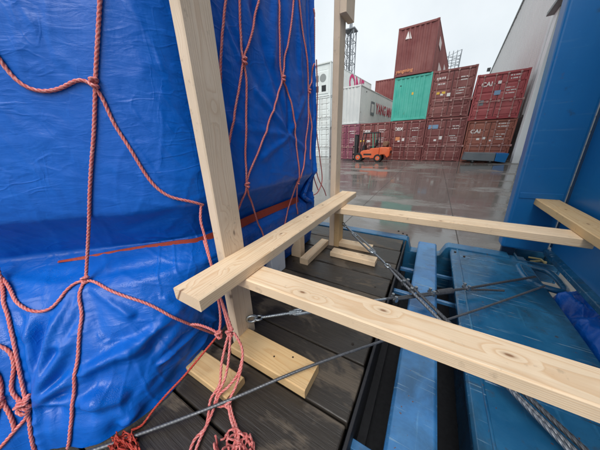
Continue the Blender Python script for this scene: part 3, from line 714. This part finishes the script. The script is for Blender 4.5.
# ================================================================ TARPED CARGO
def smooth_poly(pts, n):
    """Centripetal-ish Catmull-Rom through pts, n samples, even in control parameter."""
    P=np.array(pts,float); m=len(P)
    t=np.linspace(0,m-1,n); i=np.clip(t.astype(int),0,m-2); f=(t-i)[:,None]
    p0=P[np.clip(i-1,0,m-1)];p1=P[i];p2=P[i+1];p3=P[np.clip(i+2,0,m-1)]
    return .5*((2*p1)+(-p0+p2)*f+(2*p0-5*p1+4*p2-p3)*f**2+(-p0+3*p1-3*p2+p3)*f**3)
def vnoise(x,y,seed):
    xi=np.floor(x).astype(int);yi=np.floor(y).astype(int);fx=x-xi;fy=y-yi
    fx=fx*fx*(3-2*fx);fy=fy*fy*(3-2*fy)
    def h(a,b):
        v=np.sin(a*127.1+b*311.7+seed*74.7)*43758.5453
        return v-np.floor(v)
    return (h(xi,yi)*(1-fx)+h(xi+1,yi)*fx)*(1-fy)+(h(xi,yi+1)*(1-fx)+h(xi+1,yi+1)*fx)*fy-.5
BODY=[(-2.6,-1.28),(-1.9,-.58),(-1.5,-.18),(-1.25,.07),(-1.05,.27),(-.91,.41),(-.825,.54),(-.80,.75),(-.80,1.0),(-.80,1.45),(-.83,1.57),(-.95,1.63),(-2.4,1.66)]
FLAP=[(-2.2,-1.5),(-1.6,-.62),(-1.25,-.28),(-1.0,-.08),(-.86,.02),(-.80,.17),(-.83,.36),(-.90,.62),(-1.0,.95),(-1.0,1.4),(-.98,1.75),(-1.15,2.0),(-2.4,2.0)]
# height, inward offset along the normal, share of the way from body line to hem line
PROF=[(3.3,0,0),(2.4,0,0),(1.8,0.0,0),(1.50,.004,0),(1.425,.0,0),(1.37,-.05,0),(1.30,-.095,0),(1.245,-.125,0),(1.215,-.10,.06),(1.15,-.03,.28),(1.0,0,.52),(.84,0,.80),(.74,0,.95),(.668,0,1.0)]
def tarp_grid(NS=420,NV=330,folds=(),noise=True,press=()):
    B=smooth_poly(BODY,NS);F=smooth_poly(FLAP,NS)
    t=np.gradient(B,axis=0);t/=np.linalg.norm(t,axis=1)[:,None]
    nrm=np.stack([t[:,1],-t[:,0]],1)
    Z=np.array([p[0] for p in PROF]);k=np.linspace(0,1,NV)
    # more rows low down
    seg=np.array([0,.16,.30,.38,.41,.44,.48,.52,.545,.60,.72,.85,.94,1.0])
    z=np.interp(k,seg,Z);off=np.interp(k,seg,[p[1] for p in PROF]);w=np.interp(k,seg,[p[2] for p in PROF])
    for _ in range(3):
        for a in (off,w): a[1:-1]=(a[:-2]+2*a[1:-1]+a[2:])/4
    xy=B[None]*(1-w)[:,None,None]+F[None]*w[:,None,None]+nrm[None]*off[:,None,None]
    V=np.concatenate([xy,np.broadcast_to(z[:,None,None],(NV,NS,1))],2).copy()
    du=np.gradient(V,axis=1);dv=np.gradient(V,axis=0)
    N=np.cross(dv,du);N/=np.linalg.norm(N,axis=2)[:,:,None]+1e-9
    s=np.concatenate([[0],np.cumsum(np.linalg.norm(np.diff(B,axis=0),axis=1))])[None]*np.ones((NV,1))
    zz=z[:,None]*np.ones((1,NS))
    d=np.zeros((NV,NS))
    if noise:
        d+=.020*vnoise(s*2.2,zz*1.7,1)+.010*vnoise(s*5+zz*2,zz*4-s,2)
        low=np.clip((1.22-zz)/.15,0,1)
        d+=low*(.036*vnoise(s*4.2,zz*3,3)+.016*vnoise(s*7+zz*9,zz*3-s*3,4)+.012*np.abs(vnoise(s*9+zz*6,zz*4-s*5,5)))
        for q,(a,b,am) in enumerate(((.9,.45,.0028),(.3,1.,.0022),(1,-.3,.0020))):
            u=s*a+zz*b;v=-s*b+zz*a
            r=np.abs(vnoise(u*16,v*4.5,10+q));d+=am*(np.exp(-(r/.07)**2))*(vnoise(u*3,v*3,20+q)>-.1)
        d+=.0014*vnoise(s*45,zz*45,7)
        right=np.clip((s-2.75)/.3,0,1)
        d+=right*(.012*vnoise(s*9,zz*3.2,8)+.006*vnoise(s*20,zz*7,9))
    base=V.copy()
    fd=np.zeros_like(d)
    for (a,b,am,wd) in folds:
        if a[2]<1.21: am*=(2.6 if abs(am)>=.016 else 2.2); wd*=.85
        if a[2]<1.21 and am<0: am*=.5; wd*=1.7
        else: am*=1.5
        a=np.array(a);b=np.array(b);ab=b-a;L=ab@ab
        if L<.0081: continue
        tt=np.clip(((base-a)@ab)/L,0,1)
        dist=np.linalg.norm(base-(a+tt[:,:,None]*ab),axis=2)
        ww=wd*(.6+.4*tt)
        am=am*(.25+.75*np.clip(tt/.18,0,1))
        fd+=am*np.exp(-(dist/ww)**2)*(1-.3*tt)-am*.25*np.exp(-(dist/(2.2*ww))**2)
    d+=.042*np.tanh(fd/.042)
    if len(press):                                  # taut ropes press the folds flat
        md=np.full(d.shape,9.0)
        for p in press: md=np.minimum(md,((base-np.array(p))**2).sum(2))
        d=d*(1-.88*np.exp(-md/.045**2))+.0
    V+=N*d[:,:,None]
    V[:,:,2]=np.where((V[:,:,1]>-.04),np.maximum(V[:,:,2],.664),V[:,:,2])
    return V,N,base,d

ROPES={
 'R1':[(-0.892,0.431,2.087),(-0.920,0.398,1.964),(-0.951,0.366,1.838),(-0.979,0.337,1.717),(-1.030,0.285,1.523),(-1.143,0.251,1.319),(-1.104,0.190,1.174),(-1.031,0.127,1.066),(-0.980,0.055,0.921),(-0.945,-0.025,0.741),(-0.957,-0.050,0.669)],
 'R2':[(-1.110,0.210,1.948),(-1.101,0.219,1.908),(-1.098,0.222,1.865),(-1.085,0.235,1.837),(-1.067,0.253,1.823),(-1.031,0.288,1.825),(-0.999,0.319,1.843),(-0.974,0.344,1.862),(-0.963,0.354,1.851),(-0.950,0.367,1.841),(-0.943,0.374,1.805),(-0.938,0.377,1.747),(-0.929,0.386,1.700),(-0.917,0.398,1.655),(-0.911,0.405,1.617),(-0.899,0.418,1.553),(-0.881,0.439,1.500),(-0.856,0.474,1.464),(-0.832,0.519,1.447),(-0.822,0.567,1.418)],
 'R3a':[(-1.104,0.190,1.174),(-1.128,0.173,1.177),(-1.129,0.148,1.166),(-1.117,0.112,1.134),(-1.129,0.074,1.104),(-1.166,0.044,1.107),(-1.212,0.025,1.135),(-1.284,0.027,1.178),(-1.337,0.028,1.205),(-1.397,0.018,1.237)],
 'R3b':[(-1.104,0.190,1.174),(-1.081,0.207,1.172),(-1.037,0.212,1.155),(-0.975,0.238,1.122),(-0.939,0.259,1.101),(-0.889,0.292,1.066),(-0.840,0.328,1.001),(-0.826,0.388,0.905),(-0.863,0.504,0.720)],
 'R4':[(-1.383,0.035,1.266),(-1.324,0.018,1.193),(-1.237,-0.003,1.129),(-1.186,-0.021,1.054),(-1.144,-0.038,0.985),(-1.115,-0.056,0.917),(-1.078,-0.074,0.838),(-1.050,-0.093,0.757),(-1.042,-0.111,0.669)],
 'R4b':[(-1.220,-0.063,1.039),(-1.193,-0.050,1.026),(-1.164,-0.042,1.006),(-1.143,-0.048,0.968),(-1.135,-0.067,0.927),(-1.130,-0.084,0.892),(-1.109,-0.083,0.865),(-1.087,-0.076,0.846),(-1.065,-0.066,0.833)],
 'R4c':[(-1.196,-0.083,0.985),(-1.174,-0.078,0.963),(-1.151,-0.090,0.910),(-1.136,-0.105,0.865),(-1.131,-0.125,0.819),(-1.135,-0.153,0.769),(-1.146,-0.173,0.747)],
 'R4d':[(-1.102,-0.082,0.858),(-1.076,-0.066,0.850),(-1.057,-0.062,0.828),(-1.063,-0.082,0.799),(-1.079,-0.102,0.784),(-1.089,-0.122,0.759),(-1.106,-0.147,0.729),(-1.139,-0.178,0.706)],
 'R4e':[(-1.137,-0.103,0.871),(-1.110,-0.100,0.836),(-1.089,-0.104,0.795),(-1.084,-0.113,0.770)],
 'R5':[(-0.798,0.834,2.228),(-0.799,0.781,2.082),(-0.800,0.748,1.965),(-0.801,0.738,1.891)],
 'R6':[(-0.799,0.904,2.258),(-0.799,0.884,2.113),(-0.799,0.881,1.999)],
 'R7':[(-0.800,1.046,2.310),(-0.800,0.953,2.111),(-0.799,0.881,1.999),(-0.798,0.815,1.842),(-0.799,0.729,1.635),(-0.800,0.690,1.552)],
 'R7b':[(-0.799,0.881,1.999),(-0.799,0.886,1.920),(-0.796,0.833,1.631),(-0.796,0.811,1.463),(-0.852,0.778,1.316)],
 'R8':[(-0.798,1.192,2.377),(-0.799,1.161,2.041),(-0.799,1.174,1.979),(-0.800,1.050,1.800),(-0.797,0.931,1.626),(-0.796,0.811,1.463),(-0.839,0.883,1.347),(-0.887,0.977,1.139),(-0.898,0.998,1.057)],
 'R8b':[(-0.798,1.359,2.447),(-0.798,1.251,2.163),(-0.799,1.174,1.979),(-0.798,1.220,1.952),(-0.798,1.271,1.805),(-0.796,1.299,1.628),(-0.815,1.343,1.394),(-0.891,1.434,1.112)],
 'R9':[(-0.798,1.381,2.456),(-0.800,1.447,2.192),(-0.803,1.493,1.967),(-0.797,1.436,1.624),(-0.815,1.343,1.394),(-0.870,1.316,1.226),(-0.897,1.244,1.071)],
 'R9b':[(-0.809,1.607,2.447),(-0.816,1.604,2.140),(-0.803,1.493,1.967),(-0.805,1.524,1.738),(-0.799,1.493,1.531)],
}
FOLDS=[
 ((-0.858,0.503,0.766),(-0.878,0.179,0.936),0.018,0.030),
 ((-0.859,0.501,0.754),(-0.908,0.052,0.830),0.017,0.032),
 ((-0.856,0.484,0.744),(-0.831,0.078,0.701),0.016,0.026),
 ((-0.856,0.505,0.778),(-0.898,0.303,1.090),-0.014,0.025),
 ((-0.850,0.473,0.770),(-0.865,0.066,0.777),-0.016,0.022),
 ((-0.858,0.503,0.766),(-0.934,0.153,0.992),-0.014,0.022),
 ((-1.049,-0.052,0.835),(-0.854,0.098,0.796),0.016,0.030),
 ((-1.088,0.188,1.162),(-1.054,0.052,1.004),0.014,0.022),
 ((-1.088,0.188,1.162),(-0.957,0.133,0.999),-0.012,0.022),
 ((-1.088,0.188,1.162),(-0.921,0.231,1.053),0.012,0.022),
 ((-1.332,0.024,1.186),(-1.150,-0.006,1.034),0.014,0.020),
 ((-1.091,0.196,1.166),(-0.843,0.281,0.967),-0.012,0.020),
 ((-1.279,-0.004,1.157),(-1.065,-0.056,0.850),-0.014,0.020),
 ((-0.797,1.225,1.695),(-0.800,0.967,1.891),0.012,0.020),
 ((-0.797,1.225,1.695),(-0.797,0.956,1.584),0.010,0.020),
 ((-0.797,1.225,1.695),(-0.797,0.818,1.728),0.007,0.020),
 ((-0.797,1.225,1.695),(-0.799,1.430,1.918),0.010,0.020),
 ((-0.797,1.225,1.695),(-0.797,1.447,1.603),0.010,0.020),
 ((-0.797,1.225,1.695),(-0.798,1.223,1.977),-0.014,0.020),
 ((-0.798,1.223,1.977),(-0.798,1.222,2.343),-0.012,0.025),
 ((-0.800,1.038,2.112),(-0.797,1.218,1.729),-0.012,0.030),
 ((-0.800,0.977,2.248),(-0.800,1.038,2.112),-0.012,0.040),
 ((-0.799,1.170,2.343),(-0.799,1.111,2.060),0.012,0.030),
 ((-0.798,1.367,2.420),(-0.798,1.393,1.969),0.012,0.025),
 ((-0.804,1.507,2.455),(-0.803,1.497,1.802),-0.012,0.020),
 ((-0.797,1.224,1.689),(-0.871,1.252,1.236),-0.012,0.015),
 ((-0.796,1.256,1.672),(-0.868,1.312,1.260),0.008,0.015),
 ((-0.798,0.792,2.116),(-0.799,0.870,2.005),0.006,0.020),
 ((-0.803,0.701,1.829),(-0.797,0.956,1.584),0.006,0.040),
 ((-0.798,0.808,2.121),(-0.800,1.008,1.910),-0.006,0.030),
 ((-1.058,-0.056,0.840),(-1.103,0.105,1.113),0.022,0.030),
 ((-1.058,-0.056,0.840),(-1.167,0.034,1.097),0.018,0.025),
 ((-1.058,-0.056,0.840),(-1.023,0.108,1.038),0.018,0.030),
 ((-1.058,-0.056,0.840),(-1.215,-0.009,1.098),-0.018,0.030),
 ((-1.058,-0.056,0.840),(-1.118,0.064,1.080),-0.016,0.020),
 ((-1.055,-0.054,0.839),(-0.964,0.060,0.910),0.022,0.028),
 ((-0.964,0.060,0.910),(-0.867,0.214,0.952),0.016,0.035),
 ((-0.867,0.214,0.952),(-0.834,0.354,0.998),0.012,0.035),
 ((-1.033,-0.050,0.814),(-0.909,0.077,0.864),-0.016,0.030),
 ((-1.058,-0.056,0.840),(-1.028,-0.100,0.675),0.018,0.020),
 ((-1.056,-0.058,0.834),(-1.065,-0.126,0.683),-0.012,0.020),
 ((-1.000,-0.013,0.839),(-0.969,-0.057,0.669),-0.012,0.025),
 ((-0.862,0.022,0.680),(-0.813,0.286,0.718),-0.018,0.030),
 ((-0.811,0.169,0.754),(-0.826,0.376,0.857),-0.014,0.030),
 ((-0.839,0.221,0.896),(-0.829,0.332,0.955),-0.018,0.020),
 ((-0.819,0.234,0.838),(-0.835,0.429,0.833),0.014,0.020),
 ((-0.944,0.023,0.832),(-0.826,0.100,0.729),0.012,0.040),
 ((-0.892,0.103,0.870),(-0.827,0.202,0.844),-0.008,0.030),
 ((-1.084,0.231,1.184),(-0.919,0.422,1.188),-0.008,0.020),
 ((-1.062,0.330,1.321),(-0.863,0.485,1.405),-0.008,0.040),
 ((-1.250,0.125,1.349),(-1.232,0.162,1.222),0.010,0.030),
 ((-1.221,0.163,1.216),(-1.260,0.131,1.324),-0.008,0.030),
 ((-1.354,0.023,1.211),(-1.165,0.130,1.174),0.012,0.030),
 ((-0.909,0.315,1.116),(-0.844,0.544,0.921),-0.014,0.030),
 ((-0.866,0.339,1.066),(-0.860,0.530,0.795),0.014,0.025),
]

TV, TN, TB, TD = tarp_grid(430, 340, FOLDS, press=[tuple(p) for k in ('R1', 'R3a', 'R3b', 'R4') for p in spline(ROPES[k], .03)])
def grid_mesh(name, V):
    h, w = V.shape[:2]; idx = np.arange(h*w).reshape(h, w)
    F = np.stack([idx[:-1, :-1], idx[1:, :-1], idx[1:, 1:], idx[:-1, 1:]], -1).reshape(-1, 4)
    me = bpy.data.meshes.new(name); me.from_pydata(V.reshape(-1, 3).tolist(), [], F.tolist())
    me.polygons.foreach_set('use_smooth', [True]*len(me.polygons)); return me
cg = thing('tarped_cargo', 'large cargo wrapped in a wet creased blue tarpaulin on the deck', 'cargo', (-1.4, .9, DZ))
tp = obj('tarpaulin', grid_mesh('tarp', TV), M['tarp'], cg)
rp_ = TV[0]; top = MB()
mid = rp_.mean(0); top.add([tuple(p) for p in rp_]+[tuple(mid+np.array([0, 0, .12]))], [(i, i+1, len(rp_)) for i in range(len(rp_)-1)])
obj('tarpaulin_top', top.mesh('top'), M['tarp'], cg)
# orange webbing band round the foot of the bundle
B_ = smooth_poly(BODY, 430); t_ = np.gradient(B_, axis=0); t_ /= np.linalg.norm(t_, axis=1)[:, None]; n_ = np.stack([t_[:, 1], -t_[:, 0]], 1)
vv = []; ff = []; i0 = 0; k = 0
for i in range(112, 330):
    hh = .002+.021*min(1, (i-112)/75)
    zc = 1.222+.006*math.sin(i*.05)
    q = B_[i]+n_[i]*(-.092)
    q2 = B_[i]+n_[i]*(-.100)
    o3 = n_[i]*.004; vv += [(q[0], q[1], zc-hh), (q2[0], q2[1], zc+hh), (q2[0]-o3[0], q2[1]-o3[1], zc+hh), (q[0]-o3[0], q[1]-o3[1], zc-hh)]
    if k: ff += [(4*k-4+e, 4*k+e, 4*k+(e+1) % 4, 4*k-4+(e+1) % 4) for e in range(4)]
    k += 1
obj('webbing_band', MB().add(vv, ff).mesh('band'), M['strap'], cg)
obj('skid', MB().box(-1.30, -1.06, .70, 1.95, DZ, .90).mesh('skid', .01), M['skid'], cg)
obj('skid_block', MB().box(-1.055, -.93, 1.12, 1.30, DZ, .93).mesh('sb', .006), M['plinth'], cg)
obj('skid_block', MB().box(-1.0, -.90, 1.50, 1.58, DZ, .96).mesh('sb', .004), M['pine'], cg)

# crumpled spare tarp beyond the deck plate
n = 70; U, Wv = np.meshgrid(np.linspace(0, 1, n), np.linspace(0, 1, n))
hx = .845+U*.30; hy = 1.18+Wv*.78
hz = .50+.13*np.sin(np.pi*np.clip(U*1.05, 0, 1))**.5*np.sin(np.pi*np.clip(Wv*1.02, 0, 1))**.4
for q, (a, fr, am) in enumerate(((.3, 2.6, .10), (1.3, 4.2, .07), (2.2, 6.5, .04))):
    uu = (U*math.cos(a)+Wv*2*math.sin(a))*fr; ww = (Wv*2*math.cos(a)-U*math.sin(a))*fr*.6
    hz += am*(1-2.6*np.abs(vnoise(uu, ww, 50+q)))*.8
hz = np.minimum(hz, .70); edge = np.minimum(np.minimum(U, 1-U), np.minimum(Wv, 1-Wv)); hz = np.where(edge < .03, .405, np.maximum(hz, .41))
sp = obj('crumpled_tarp', grid_mesh('heap', np.stack([hx, hy, hz], -1)), M['tarp'])
sp['label'] = 'crumpled blue tarp heap in the gap before the blue end wall'; sp['category'] = 'tarp'

# ================================================================ ROPE NET
net = thing('rope_net', 'coral pink knotted rope net drawn over the blue tarped cargo', 'net', (-.9, .4, 1.2))
TBf = TB.reshape(-1, 3); TDf = TD.reshape(-1); TVf = TV.reshape(-1, 3); TNf = TN.reshape(-1, 3)
def lay(pts, r, step=.012):
    P = np.array([tuple(p) for p in spline(pts, step)])
    def push(P):
        out = P.copy()
        for i, p in enumerate(P):
            d2 = ((TBf-p)**2).sum(1); j = int(d2.argmin())
            if d2[j] > .012: continue
            sd_ = (p-TBf[j])@TNf[j]; need = TDf[j]+r*.85
            if sd_ < need: out[i] = p+TNf[j]*(need-sd_)
        return out
    Q = push(P)
    for _ in range(4):
        Q[1:-1] = (Q[:-2]+2*Q[1:-1]+Q[2:])/4
    Q = push(Q)
    for _ in range(2):
        Q[1:-1] = (Q[:-2]+2*Q[1:-1]+Q[2:])/4
    P = push(Q); P[1:-1] = (P[:-2]+2*P[1:-1]+P[2:])/4
    return [Vector(p) for p in P]
RR = .0059
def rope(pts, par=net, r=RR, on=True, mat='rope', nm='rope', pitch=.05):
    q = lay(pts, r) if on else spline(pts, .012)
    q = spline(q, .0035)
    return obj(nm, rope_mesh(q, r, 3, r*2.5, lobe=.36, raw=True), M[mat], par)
def knot(p, size=.016, par=net, r=RR, seed=0, mat='rope'):
    q = random.Random(seed); P = Vector(p); pts = []
    for k in range(26):
        a = k*.62
        pts.append(P+Vector((math.cos(a)*size*(.8+.3*math.sin(k*.9)), math.sin(a*1.0)*size*.8+q.uniform(-.003, .003), math.sin(a*.55+1)*size*1.1)))
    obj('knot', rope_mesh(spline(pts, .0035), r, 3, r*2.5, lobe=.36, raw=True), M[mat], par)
ROPES['R1'].pop(5)
for nm, pts in ROPES.items(): rope(pts, r=RR if nm[:2] in ('R1', 'R2', 'R3', 'R4') else RR*.92)
def surf(p):
    p = np.array(p); j = int(((TVf-p)**2).sum(1).argmin()); return TVf[j]+TNf[j]*.012
for k, (p, s_) in enumerate(((ROPES['R2'][9], .014), (ROPES['R3a'][0], .013), (ROPES['R4'][6], .024), (ROPES['R7'][2], .013), (ROPES['R8'][2], .013), (ROPES['R8'][5], .012), (ROPES['R9'][2], .012), (ROPES['R9'][4], .012), (ROPES['R4c'][3], .016), (ROPES['R4d'][1], .022))):
    knot(surf(p), s_*.72, seed=k)
E1 = {
 'E1':[(-0.900,1.804,2.484),(-0.900,1.799,2.241),(-0.900,1.776,1.969),(-0.900,1.828,1.749),(-0.900,1.909,1.495),(-0.900,1.955,1.302),(-0.900,1.865,1.202),(-0.900,1.738,1.191)],
 'E2':[(-0.900,1.834,2.249),(-0.900,1.850,2.014),(-0.900,1.828,1.749),(-0.900,1.805,1.503),(-0.900,1.865,1.335),(-0.900,2.004,1.194),(-0.900,2.057,1.120)],
 'E3':[(-0.900,1.771,1.748),(-0.900,1.747,1.508),(-0.900,1.782,1.348),(-0.900,1.865,1.221)],

}
for nm, pts in E1.items(): rope(pts, r=RR*.9, on=False)
TT = {
 'T0': [(-.822, .560, 1.425), (-.812, .535, 1.36), (-.800, .530, 1.29), (-.768, .512, 1.18), (-.751, .505, 1.095), (-.726, .497, 1.000), (-.673, .467, .949), (-.634, .445, .909)],
 'T0b': [(-.811, .530, 1.266), (-.776, .514, 1.198), (-.757, .508, 1.119), (-.739, .500, 1.047), (-.671, .474, .957), (-.629, .454, .914)],
 'Tup': [(-.757, .498, 1.07), (-.727, .484, .986), (-.690, .450, .937), (-.671, .417, .900)],
 'Ta': [(-.634, .445, .909), (-.631, .413, .868), (-.622, .370, .805), (-.605, .333, .745), (-.612, .289, .712), (-.595, .258, .681), (-.573, .226, .675), (-.578, .184, .672), (-.561, .150, .672)],
 'Tb': [(-.628, .445, .906), (-.602, .393, .820), (-.592, .351, .760), (-.597, .308, .720), (-.588, .277, .688), (-.575, .236, .675), (-.562, .193, .672), (-.539, .150, .672)],
 'Tc': [(-.617, .452, .906), (-.575, .444, .868), (-.555, .429, .833), (-.544, .397, .784), (-.544, .360, .736), (-.547, .336, .716), (-.546, .316, .694)],
 'Td': [(-.553, .425, .826), (-.551, .386, .775), (-.572, .344, .736), (-.589, .318, .722), (-.588, .293, .694), (-.566, .299, .691), (-.549, .315, .694)],
 'Te': [(-.546, .316, .694), (-.514, .294, .680), (-.474, .275, .675), (-.449, .256, .674), (-.434, .228, .674)],
 'Tg': [(-.540, .318, .690), (-.508, .300, .676), (-.468, .282, .674), (-.440, .262, .674), (-.42, .22, .674)],
}
for nm, pts in TT.items(): rope(pts, r=.0058, on=False)
rope([(-.826, .388, .905), (-.78, .40, .915), (-.72, .41, .915), (-.671, .417, .905)], on=False)
rope([(-.671, .417, .900), (-.701, .358, .846), (-.743, .277, .772), (-.776, .220, .725), (-.794, .162, .690), (-.795, .111, .670), (-.815, .085, .668)], r=.0048, on=False, mat='rope_red')
knot((-.634, .445, .905), .013, seed=21); knot((-.671, .417, .900), .012, seed=22); knot((-.55, .318, .694), .011, seed=23)
# frayed tangles of thin twine on the deck
def tangle(label, c, sx, sy, h, nstr, r, mat, seed):
    t = thing('rope_tangle', label, 'rope', (c[0], c[1], DZ), 'frayed rope tangles on the deck')
    q = random.Random(seed)
    for s_ in range(nstr):
        p = Vector((c[0]+q.gauss(0, sx*.4), c[1]+q.gauss(0, sy*.4), DZ+.006)); a = q.uniform(0, 6.28); pts = []
        for k in range(q.randint(7, 12)):
            a += q.uniform(-1.3, 1.5); p = p+Vector((math.cos(a)*sx*.42, math.sin(a)*sy*.42, 0))
            p.x += (c[0]-p.x)*.25; p.y += (c[1]-p.y)*.25
            pts.append((p.x, p.y, DZ+.005+q.random()**2*h))
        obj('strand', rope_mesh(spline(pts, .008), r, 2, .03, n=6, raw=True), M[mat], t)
tangle('frayed dark red rope tangle beside the blue tarp hem on the deck', (-.755, .048), .085, .035, .03, 34, .0026, 'rope_red', 5)
tangle('curly coral rope ends heaped on the deck under the hanging net knot', (-.435, .232), .075, .055, .04, 22, .0040, 'rope', 9)

# ================================================================ WIRE LASHINGS
def frame_of(a, b):
    d = (b-a).normalized(); s = d.cross(Vector((0, 0, 1))).normalized(); return d, s, s.cross(d)
def lp_(a, b, t): return a+(b-a)*t
def clamp(p, d, s, u, par, k=1.0):
    c = MB(); c.tube(p-s*.020*k, p+s*.020*k, .010*k, 8)
    pts = [p-s*.013*k+u*.022*k, p-s*.016*k-u*.004, p-u*.016*k, p+s*.016*k-u*.004, p+s*.013*k+u*.022*k]
    c.path(pts, .0045*k, 6)
    for q in (-1, 1): c.tube(p+s*.013*q*k+u*.012*k, p+s*.013*q*k+u*.022*k, .008*k, 6)
    obj('clamp', c.mesh('clamp'), M['galv'], par, smooth=False)
def eye(p, d, s, u, r, par, nm='shackle', mat='galv', tk=.006):
    pts = [p+d*(math.cos(a)*r*1.3)+u*(math.sin(a)*r) for a in [i*math.pi/8 for i in range(16)]]
    obj(nm, MB().path(pts, tk, 8, True).mesh(nm), M[mat], par, smooth=True)
def turnbuckle(a, b, par, w=.016, mat='galv'):
    d, s, u = frame_of(a, b); L = (b-a).length; c = MB()
    f0, f1 = a+d*L*.22, a+d*L*.78
    pts = [f0]+[f0+d*.02+s*w, f0+d*.05+s*w*1.1, f1-d*.05+s*w*1.1, f1-d*.02+s*w, f1]
    c.path(pts, .0085, 8); pts = [f0]+[f0+d*.02-s*w, f0+d*.05-s*w*1.1, f1-d*.05-s*w*1.1, f1-d*.02-s*w, f1]; c.path(pts, .0085, 8)
    c.tube(f0-d*.012, f0+d*.022, .013, 8); c.tube(f1-d*.022, f1+d*.012, .013, 8)
    tbk = obj('turnbuckle', c.mesh('turnbuckle'), M[mat], par, smooth=False)
    obj('threaded_rod', rope_mesh([a, f0+d*.06], .0085, 1, .009, .002, 8, .15), M[mat], tbk)
    obj('threaded_rod', rope_mesh([f1-d*.06, b], .0085, 1, .009, .002, 8, .15), M[mat], tbk)
    return tbk
# lashing from the far post across the gap to the near right
l1 = thing('wire_lashing', 'steel wire lashing with a long turnbuckle running from the far post', 'lashing', (-.69, 1.99, .87), 'steel wire lashings')
A, B = Vector((-.672, 1.962, .880)), Vector((.80, .575, .664)); d, s, u = frame_of(A, B)
eye(A+d*.02, d, s, u, .018, l1); eye(A+d*.055, d, u, s, .015, l1)
turnbuckle(A+d*.075, lp_(A, B, .335), l1, .018)
eye(lp_(A, B, .350), d, u, s, .016, l1, 'thimble')
for k, (o1, o2, mm) in enumerate(((-.013, 0, 'wire'), (.014, .002, 'wire'), (.001, .017, 'wire_dark'))):
    pts = [lp_(A, B, .36), lp_(A, B, .40)+s*o1+u*o2]+[lp_(A, B, t)+s*(o1*(1+.5*t))+u*(o2-.012*math.sin(math.pi*(t-.4)/.6)) for t in (.5, .6, .7, .8, .9)]+[B+s*o1*1.6+u*.004]
    obj('wire', rope_mesh(pts, .0095, 6, .017, .0034, 24, .34), M[mm], l1)
pts = [lp_(A, B, .72)+s*.03, lp_(A, B, .80)+s*.045+u*.004, lp_(A, B, .9)+s*.05, B+s*.055]
obj('wire', rope_mesh(pts, .0085, 6, .017, .0034, 24, .34), M['wire'], l1)
for t in (.44, .475, .62): clamp(lp_(A, B, t)-u*.004, d, s, u, l1, 1.25)
clamp(lp_(A, B, .885)+s*.02, d, s, u, l1, 1.2)
# lashing from the near post to the loop on the deck plate
l2 = thing('wire_lashing', 'galvanised turnbuckle lashing tied from the near post to the blue deck loop', 'lashing', (-.70, .66, .79), 'steel wire lashings')
A, B = Vector((-.702, .640, .778)), Vector((.775, 1.985, .700)); d, s, u = frame_of(A, B)
eye(A, d, s, u, .020, l2, 'shackle', 'galv', .0075); eye(A+d*.035, d, u, s, .016, l2)
turnbuckle(A+d*.05, lp_(A, B, .40), l2, .014)
pts = [lp_(A, B, .40), lp_(A, B, .5)-u*.006, lp_(A, B, .62)-u*.010, lp_(A, B, .72)-u*.012, lp_(A, B, .86)-u*.006, B]
obj('wire', rope_mesh(pts, .0085, 6, .018, .004, 24, .28), M['wire_dark'], l2)
pts = [lp_(A, B, .42)+s*.016, lp_(A, B, .5)+s*.014-u*.006, lp_(A, B, .58)+s*.012-u*.010, lp_(A, B, .63)+s*.014-u*.012]
obj('wire', rope_mesh(pts, .0075, 6, .018, .004, 24, .28), M['wire_dark'], l2)
pts = [lp_(A, B, .70)+s*.014-u*.012, lp_(A, B, .76)+s*.030-u*.02, lp_(A, B, .82)+s*.062-u*.02]
tl = obj('wire', rope_mesh(pts, .0075, 6, .018, .004, 24, .28), M['wire_dark'], l2)
for t in (.43, .565, .70): clamp(lp_(A, B, t)-u*.008, d, s, u, l2, 1.2)
obj('sleeve', MB().tube(lp_(A, B, .585)-u*.011, lp_(A, B, .645)-u*.012, .019, 12).mesh('sleeve', .004), M['wire_dark'], l2)
# bare wire across the deck
l3 = thing('wire_lashing', 'bare grey wire rope crossing the deck boards over the foot plank', 'lashing', (-.30, .55, DZ), 'steel wire lashings')
pts = [(.79, 1.87, .700), (.40, 1.41, .715), (-.06, .885, .733), (-.33, .575, .735), (-.58, .285, .705), (-.80, .06, .672), (-.95, -.1, .672)]
obj('wire', rope_mesh(pts, .0064, 6, .012, .0026, 24, .22), M['wire_grey'], l3)
